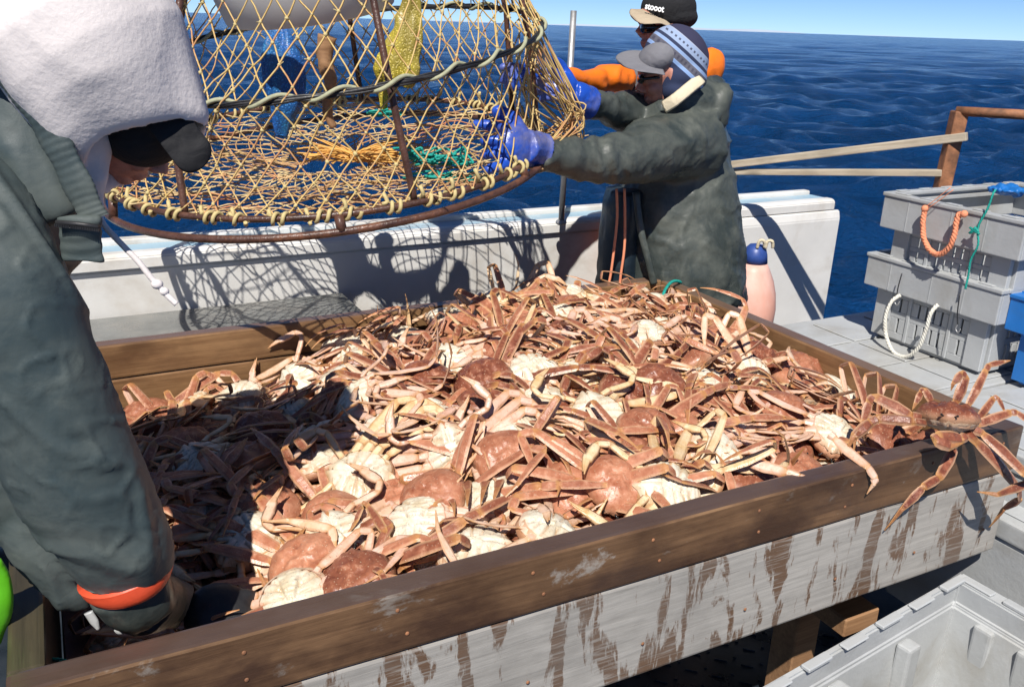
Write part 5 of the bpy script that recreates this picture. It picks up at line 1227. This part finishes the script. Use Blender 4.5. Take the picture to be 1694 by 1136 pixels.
def where(u, w_):
    cols_ = ['beside the sleeve', 'left part', 'left of middle', 'middle', 'right of middle', 'right part', 'by right wall']
    c = cols_[min(6, max(0, int((u + BL) / BL * 7)))]
    rws = ['by the back board', 'in the rear', 'halfway back', 'towards the front', 'by the front board']
    return rws[min(4, max(0, int(w_ / BWD * 5)))], c
placed = []
HERO = [  # px, py, flip(belly up), yaw deg, leg family, tilt x, tilt y, wording
    (692, 880, 1, 178, 'side', 0.25, 0.0, 'bright white belly-up crab with legs drawn in both ways, above the front board'),
    (596, 800, 1, 80, 'back', 0.30, 0.1, 'large cream belly-up crab half in the man\'s shadow, legs pointing left'),
    (560, 905, 1, 30, 'flat', 0.35, 0.1, 'cream belly-up crab with thick pale claws, left of the white one by the front board'),
    (1100, 822, 1, 95, 'fold', 0.35, 0.15, 'belly-up crab with radial white breastplate and pink legs fanned right, at the front board'),
    (985, 700, 1, 20, 'flat', 0.3, 0.0, 'white belly-up crab at the very middle of the heap'),
    (1075, 572, 1, 200, 'side', 0.35, 0.2, 'yellowish belly-up crab with curled ribs of legs, near the back right corner'),
    (920, 535, 1, 170, 'fold', 0.3, -0.2, 'belly-up crab with pinkish folded legs near the back board\'s right half'),
    (880, 625, 1, 120, 'half', 0.2, 0.1, 'cream belly-up crab lying behind the middle of the heap'),
    (740, 610, 1, 10, 'back', 0.35, 0.0, 'long pale belly-up crab pointing towards the camera, left of the middle'),
    (560, 572, 1, 85, 'back', 0.25, 0.1, 'pale belly-up crab with legs stretched left beyond the heap\'s rear edge'),
    (560, 640, 1, 140, 'half', 0.2, 0.0, 'yellow belly-up crab just behind the dark shaded crabs'),
    (330, 775, 1, 40, 'fold', 0.1, 0.2, 'shaded bluish belly-up crab beside the man\'s arm'),
    (410, 905, 1, 150, 'fold', 0.1, 0.1, 'shaded belly-up crab with legs bundled, deep in the man\'s shadow'),
    (840, 770, 0, 190, 'high', 0.35, 0.1, 'reddish brown crab facing the camera with raised legs, in front of the middle'),
    (715, 838, 0, 200, 'high', 0.3, -0.1, 'dark red crab behind the bright white belly-up one'),
    (1020, 812, 0, 170, 'half', 0.35, 0.2, 'brown crab with a thick pale claw, left of the radial breastplate'),
    (850, 575, 0, 120, 'half', 0.3, 0.4, 'dark brown crab on edge behind the middle of the heap'),
    (800, 640, 0, 210, 'flat', 0.35, -0.2, 'speckled brown crab below the long pale belly-up one'),
    (705, 640, 0, 160, 'high', 0.35, 0.1, 'glossy red brown crab with upright legs, left of the middle'),
    (1195, 572, 0, 200, 'high', 0.3, 0.0, 'purplish brown crab near the right wall\'s far half'),
    (1245, 600, 0, 175, 'high', 0.35, 0.1, 'purplish crab with warty front facing the camera by the right wall'),
    (1330, 618, 0, 190, 'half', 0.3, 0.1, 'brown crab with shell edge against the right wall'),
    (1090, 650, 0, 140, 'flat', 0.3, 0.0, 'dark red crab right of the heap\'s middle'),
    (1070, 725, 0, 220, 'flat', 0.35, 0.2, 'brown crab with pale claw right of the central white belly'),
    (1290, 690, 0, 150, 'half', 0.35, -0.3, 'greenish brown crab standing on edge in the right part'),
    (1468, 745, 0, 100, 'fold', 0.6, 0.5, 'smooth salmon red crab shell wedged in the front right corner'),
    (245, 700, 0, 60, 'flat', 0.35, 0.1, 'spiny orange crab at the left end, next to the man\'s sleeve'),
    (590, 975, 0, 20, 'fold', 0.3, 0.0, 'flat orange brown crab shell against the front board\'s left part'),
    (510, 945, 0, 330, 'half', 0.3, 0.0, 'wet brown crab shell at the edge of the man\'s shadow'),
    (490, 1010, 1, 200, 'half', 0.3, 0.1, 'cream belly-up crab at the front board next to the shade'),
    (1375, 730, 1, 160, 'flat', 0.4, 0.2, 'white belly-up crab with pink legs, right part by the front board'),
    (1180, 760, 1, 250, 'flat', 0.3, 0.2, 'pale pink belly-up crab near the front board\'s right part'),
    (640, 730, 1, 320, 'half', 0.2, 0.1, 'crab with dark purplish legs at the tip of the man\'s shadow'),
    (430, 720, 0, 60, 'fold', 0.2, 0.1, 'dark shaded crab in the heap\'s left middle'),
    (1420, 660, 1, 30, 'fold', 0.3, 0.3, 'small pale claw crab against the right wall'),
]
rc = random.Random(12); HR = {}
for (px, py, fl, yaw, fam, tx, ty, lab) in HERO:
    p = heap_hit(px, py); q = p - B0; u, w_ = q.dot(UV_), q.dot(WV)
    u = min(-0.10, max(-BL + 0.10, u)); w_ = min(BWD - 0.105, max(0.10, w_)); z = H(u, w_) + 0.012
    M = crab_matrix(P(u, w_, z), hn(u, w_), math.radians(yaw), fl, (tx, ty))
    HR[(px, py)] = put_crab(M, lab, rc, prefer=fam, hlim=HW, scale=1.0 * rc.uniform(1.0, 1.14), flipped=bool(fl)); placed.append((u, w_))
used = {}
poses = {0: 'brown', 1: 'belly-up pale'}
def scatter(n, dmin, dz, seed, hero_d, layer, extra):
    r = random.Random(seed); own = []; tries = 0
    while len(own) < n and tries < 9000:
        tries += 1; u = r.uniform(-BL + 0.12, -0.115); w_ = r.uniform(0.115, BWD - 0.115)
        if u < -1.52 and w_ > 0.80 and layer == 'top': continue
        if any((u - a) ** 2 + (w_ - b_) ** 2 < dmin ** 2 for a, b_ in own): continue
        if any((u - a) ** 2 + (w_ - b_) ** 2 < hero_d ** 2 for a, b_ in placed): continue
        own.append((u, w_))
    for u, w_ in own:
        fl = 1 if r.random() < 0.52 else 0; z = H(u, w_) + dz + r.uniform(-0.012, 0.012)
        M = crab_matrix(P(u, w_, z), hn(u, w_), r.uniform(0, 6.28), fl, (r.gauss(0.12, 0.28), r.gauss(0, 0.3)))
        row, c = where(u, w_)
        lab = f'{poses[fl]} crab {extra} {row}, {c}'
        used.setdefault(lab, []).append((u, put_crab(M, lab, r, hlim=HW, scale=r.uniform(0.86, 1.10), flipped=bool(fl))))
    return own
o1 = scatter(84, 0.110, -0.005, 31, 0.088, 'top', 'on top,')
o2 = scatter(120, 0.105, -0.055, 32, 0.03, 'low', 'half buried,')

# what sets apart crabs that would share their wording: their order from left to right
for lab, lst in used.items():
    if len(lst) > 1:
        lst.sort(key=lambda a: a[0]); n = len(lst)
        for i, (u, o_) in enumerate(lst):
            o_['label'] = lab + (', the left one' if i == 0 else ', the right one' if i == n - 1 else ', the middle one' if n == 3 else ', ' + ('second', 'third', 'fourth', 'fifth', 'sixth', 'seventh')[i - 1] + ' from the left')
# ------------------------------------------------------------------ the crab straddling the box corner
FN = WV; FP0 = P(0, BWD, 0)
def onf(x, y, off): return onpl(x, y, FP0 + WV * off, WV)
cc = onz(1568, 690, 0.962)
yv = Vector((-0.40, -0.84, 0.34)).normalized(); zv = Vector((0.10, 0.40, 0.90)); zv = (zv - yv * zv.dot(yv)).normalized(); xv = yv.cross(zv)
Mc = Matrix(((xv.x, yv.x, zv.x, 0), (xv.y, yv.y, zv.y, 0), (xv.z, yv.z, zv.z, 0), (0, 0, 0, 1))); Mc.translation = cc; Mc = Mc @ Matrix.Scale(0.97, 4)
big = bpy.data.objects.new('snow_crab', None); COL.objects.link(big); big.matrix_basis = Mc
tag(big, 'large reddish crab climbing over the right front corner of the box, legs hanging outside', 'crab', CG)
bc = (0.0, 0.3, 0.5, 1); I4 = Matrix.Identity(4)
part('carapace', CARA[1], big, I4, bc); part('underside', BELLY[0], big, I4, bc); part('eye_pair', EYE, big, I4, bc)
def custom_leg(root, Mr, pts, name='leg', k=1.0, prof=None, up=Vector((0.1, -0.75, 0.65)), col=bc):
    J = []
    for (x, y, s_) in pts: J.append(onf(x, y, s_[1]) if isinstance(s_, tuple) else at(x, y, s_))
    pf = prof or LPROF; pf = [(a * k, b_ * k, c * k, f) for a, b_, c, f in pf][:len(J) - 1]
    if len(J) - 1 < len(LPROF): pf[-1] = (LPROF[-2][0] * k, LPROF[-2][1] * k, 0.001, 0.7)
    me = limb(J, pf, [up] * (len(J) - 1), name=name); Mi = Mr.inverted()
    me.transform(Mi); return part(name, me, root, I4, col)
Y0 = cc.y
f = lambda o: ('f', o)
custom_leg(big, Mc, [(1598, 716, Y0 - .02), (1612, 728, Y0 - .04), (1683, 806, f(.085)), (1687, 824, f(.080)), (1660, 842, f(.05)), (1636, 872, f(.03))], k=1.15)
custom_leg(big, Mc, [(1606, 708, Y0), (1624, 716, Y0 - .01), (1696, 784, f(.12)), (1704, 798, f(.12)), (1650, 818, f(.08)), (1616, 813, f(.05))], k=1.05)
custom_leg(big, Mc, [(1578, 722, Y0 - .03), (1580, 738, f(.0)), (1553, 790, f(.028)), (1528, 805, f(.030)), (1492, 842, f(.022)), (1463, 877, f(.006))], k=1.0)
custom_leg(big, Mc, [(1522, 692, Y0 - .02), (1508, 688, Y0 - .02), (1447, 656, Y0 + .02), (1438, 664, Y0 + .02), (1428, 697, Y0), (1424, 715, Y0 - .01)], k=1.12)
custom_leg(big, Mc, [(1575, 676, Y0 + .03), (1581, 666, Y0 + .04), (1598, 622, Y0 + .06), (1591, 617, Y0 + .06), (1577, 634, Y0 + .05), (1573, 646, Y0 + .05)], k=0.95)
custom_leg(big, Mc, [(1592, 680, Y0 + .03), (1600, 672, Y0 + .04), (1631, 612, Y0 + .09), (1636, 604, Y0 + .10), (1662, 598, Y0 + .12), (1672, 596, Y0 + .12)], k=0.75)
custom_leg(big, Mc, [(1600, 698, Y0 + .02), (1616, 694, Y0 + .02), (1644, 658, Y0 + .06), (1650, 657, Y0 + .06), (1661, 678, Y0 + .05), (1668, 690, Y0 + .05)], k=0.65)
custom_leg(big, Mc, [(1602, 704, Y0), (1616, 702, Y0), (1672, 682, Y0 + .03), (1682, 682, Y0 + .03), (1702, 698, Y0 + .02), (1715, 712, Y0 + .02)], k=0.85)
custom_leg(big, Mc, [(1548, 674, Y0 + .04), (1541, 664, Y0 + .05), (1529, 644, Y0 + .06), (1524, 648, Y0 + .06), (1514, 668, Y0 + .04), (1509, 678, Y0 + .03)], k=0.8)
CP = [(0.008, 0.008, 0.0075, 0.9), (0.0075, 0.0118, 0.0095, 0.75), (0.0075, 0.0095, 0.0095, 0.8), (0.0078, 0.0118, 0.0085, 0.80), (0.0062, 0.004, 0.0012, 0.9)]
custom_leg(big, Mc, [(1530, 700, Y0 - .04), (1512, 697, Y0 - .05), (1452, 692, Y0 - .03), (1440, 698, Y0 - .03), (1412, 722, Y0 - .05), (1397, 750, Y0 - .06)], 'claw', 1.0, CP)
custom_leg(big, Mc, [(1422, 712, Y0 - .05), (1415, 724, Y0 - .05), (1411, 753, Y0 - .06)], 'claw_finger', 0.62, CP)
custom_leg(big, Mc, [(1596, 722, Y0 - .05), (1590, 726, Y0 - .06), (1552, 722, Y0 - .075), (1546, 728, Y0 - .08), (1572, 738, Y0 - .08), (1592, 733, Y0 - .07)], 'claw', 1.25, CP)
# legs of two heap crabs that hang out over the front board
r1 = HR[(1375, 730)]; M1 = r1.matrix_basis.copy(); pc = (0.5, 0.2, 0.4, 1); dn = Vector((-0.1, 0.75, -0.65))
custom_leg(r1, M1, [(1372, 718, f(-.10)), (1380, 724, f(-.09)), (1436, 772, f(.0)), (1448, 790, f(.012)), (1446, 800, f(.014)), (1434, 817, f(.010))], k=0.95, up=dn, col=pc)
r2 = HR[(1180, 760)]; M2 = r2.matrix_basis.copy()
custom_leg(r2, M2, [(1228, 762, f(-.12)), (1238, 764, f(-.11)), (1300, 780, f(-.05)), (1322, 788, f(-.03)), (1340, 798, f(-.015)), (1353, 806, f(-.005))], k=1.0, up=dn, col=pc)

# ------------------------------------------------------------------ ropes on the crates
CF = P(0.41, 0, 0)
def onc(x, y, off=0.012): return onpl(x, y, CF - UV_ * off, UV_)
def rope_thing(name, pts, r, mat, label, cat='rope', strands=3, n=5, extra=None, pitch=0.03):
    t = thing(name, pts[0], label, cat)
    obj('strand', rope_bm(pts, r, n=n, strands=strands, pitch=pitch), mat, t, smooth=True)
    if extra: extra(t)
    return t
def ex1(t):
    obj('twine', rope_bm([onc(1532, 342, .02), onc(1550, 328, .012), onc(1573, 310, .008)], 0.0012, n=3, sides=5), MT['orange_rope'], t)
    obj('twine', rope_bm([onc(1536, 344, .02), onc(1556, 330, .012), onc(1577, 314, .008)], 0.0012, n=3, sides=5), MT['orange_rope'], t)
    bm = bmesh.new(); add_ball(bm, onc(1530, 345, .022), 0.010); add_ball(bm, onc(1595, 354, .022), 0.010); obj('knot', bm, MT['orange_rope'], t)
rope_thing('rope_loop', [onc(1530, 345, .020), onc(1527, 368, .024), onc(1528, 392, .026), onc(1537, 412, .026), onc(1552, 421, .026), onc(1568, 412, .028), onc(1578, 392, .028), onc(1582, 368, .026), onc(1587, 355, .024), onc(1597, 355, .016)], 0.0085, MT['orange_rope'], 'salmon orange rope loop hanging on the front of the upper grey crate', extra=ex1)
rope_thing('rope_loop', [onc(1489, 488, .010), onc(1474, 500, .03), onc(1465, 525, .036), onc(1466, 555, .036), onc(1478, 582, .034), onc(1500, 590, .034), onc(1520, 574, .036), onc(1532, 545, .036), onc(1540, 518, .034), onc(1551, 504, .018)], 0.0062, MT['white_rope'], 'off-white rope loop handle on the front of the lower grey crate')
def ex2(t):
    for i in range(4):
        rr_ = random.Random(i); pts = [onc(1612 + rr_.uniform(-9, 9), 380 + rr_.uniform(-5, 8), .02) for _ in range(4)]; obj('knot', rope_bm(pts, 0.003, n=4, sides=6), MT['teal_rope'], t)
rope_thing('green_twine', [onc(1652, 312, -.02), onc(1644, 318, .008), onc(1634, 345, .014), onc(1618, 376, .018), onc(1618, 405, .018), onc(1606, 430, .016), onc(1602, 455, .012), onc(1597, 478, .012)], 0.0032, MT['teal_rope'], 'green twine hanging with a knot down the right side of the upper crate', extra=ex2)
bl = thing('blue_rag', onc(1662, 312, -.03), 'bright blue net rag lying on the rim of the upper crate', 'rag')
bm = bmesh.new(); add_ball(bm, onc(1660, 312, -.035), 0.042, 0.03, 0.011, seg=20); add_ball(bm, onc(1676, 316, -.03), 0.03, 0.025, 0.010, seg=16); me = fuse(bm, 0.003, 2); displace(me, lambda p, n: 0.010 * mnoise.noise(p * 45) + 0.004 * mnoise.noise(p * 120)); obj('cloth', me, MT['crate_blue'], bl, smooth=True)
for (x0, y0, x1, y1, lab) in ((1492, 452, 1483, 500, 'thin dark bungee hook hanging left of the white loop on the lower crate'), (1588, 485, 1584, 545, 'thin dark bungee hook hanging right of the white loop on the lower crate')):
    t = thing('bungee_hook', onc(x0, y0), lab, 'hook')
    obj('cord', rope_bm([onc(x0, y0, .014), onc((x0 + x1) / 2 - 2, (y0 + y1) / 2, .016), onc(x1, y1 - 8, .014)], 0.0018, n=4, sides=5), MT['black'], t)
    obj('hook', rope_bm([onc(x1, y1 - 8, .014), onc(x1 - 3, y1 - 1, .014), onc(x1 + 1, y1 + 5, .014), onc(x1 + 5, y1 - 1, .014)], 0.0016, n=4, sides=5), MT['galv'], t)
# green rope over the right wall of the box
rope_thing('rope_loop', [onz(1092, 516, 0.86), onz(1093, 500, 0.90), onz(1101, 478, 0.925), onz(1112, 466, 0.925), onz(1124, 466, 0.905), onz(1132, 474, 0.85)], 0.0052, MT['teal_rope'], 'green rope looped over the back right corner of the box')
rope_thing('green_rope', [onz(52, 1098, 0.76), onz(80, 1090, 0.78), onz(115, 1096, 0.79), onz(140, 1118, 0.80), onz(150, 1140, 0.80)], 0.0035, MT['teal_rope'], 'thin green rope in the dark lower left corner of the box')
rope_thing('orange_rope', [onz(118, 1098, 0.78), onz(145, 1095, 0.80), onz(168, 1102, 0.82), onz(182, 1112, 0.84)], 0.0035, MT['orange_rope'], 'short bright orange rope at the front board, lower left corner')
# buoy hanging by the bench
by = at(1243, 470, 3.22); bt = thing('mooring_buoy', by, 'faded salmon pink buoy with blue cap, hanging against the white bulwark end', 'buoy')
prof_ = [(0.004, 0.155), (0.024, 0.150), (0.038, 0.135), (0.044, 0.115), (0.048, 0.085)]; 
def lathe(bm, c, pr_, seg=32):
    rg_ = [[bm.verts.new(c + Vector((math.cos(2 * math.pi * k / seg) * r, math.sin(2 * math.pi * k / seg) * r, z))) for k in range(seg)] for r, z in pr_]
    for a, b_ in zip(rg_[:-1], rg_[1:]):
        for k in range(seg): bm.faces.new((a[k], b_[k], b_[(k + 1) % seg], a[(k + 1) % seg]))
    bm.faces.new(rg_[0]); bm.faces.new(rg_[-1][::-1]); bmesh.ops.recalc_face_normals(bm, faces=bm.faces)
bm = bmesh.new(); lathe(bm, by, prof_); obj('cap', bm, mat_simple('navy_rubber', (0.03, 0.07, 0.27), 0.4, 0.15, 20, 0.1, 60), bt, smooth=True)
bm = bmesh.new(); lathe(bm, by, [(0.0475, 0.0845), (0.060, 0.06), (0.078, 0.02), (0.092, -0.03), (0.099, -0.09), (0.096, -0.15), (0.08, -0.20), (0.04, -0.23)]); obj('float', bm, mat_simple('faded_pink_vinyl', (0.72, 0.38, 0.30), 0.45, 0.12, 7, 0.08, 40, dirt=(0.75, 0.55, 0.48), dirt_amt=0.6), bt, smooth=True)
for dx in (0.008, 0.038):
    obj('eye', rope_bm([by + Vector((dx - .012, -.03, .145)), by + Vector((dx - .008, -.035, .172)), by + Vector((dx + .008, -.037, .172)), by + Vector((dx + .014, -.03, .148))], 0.006, n=5, sides=8), MT['cream'], bt)
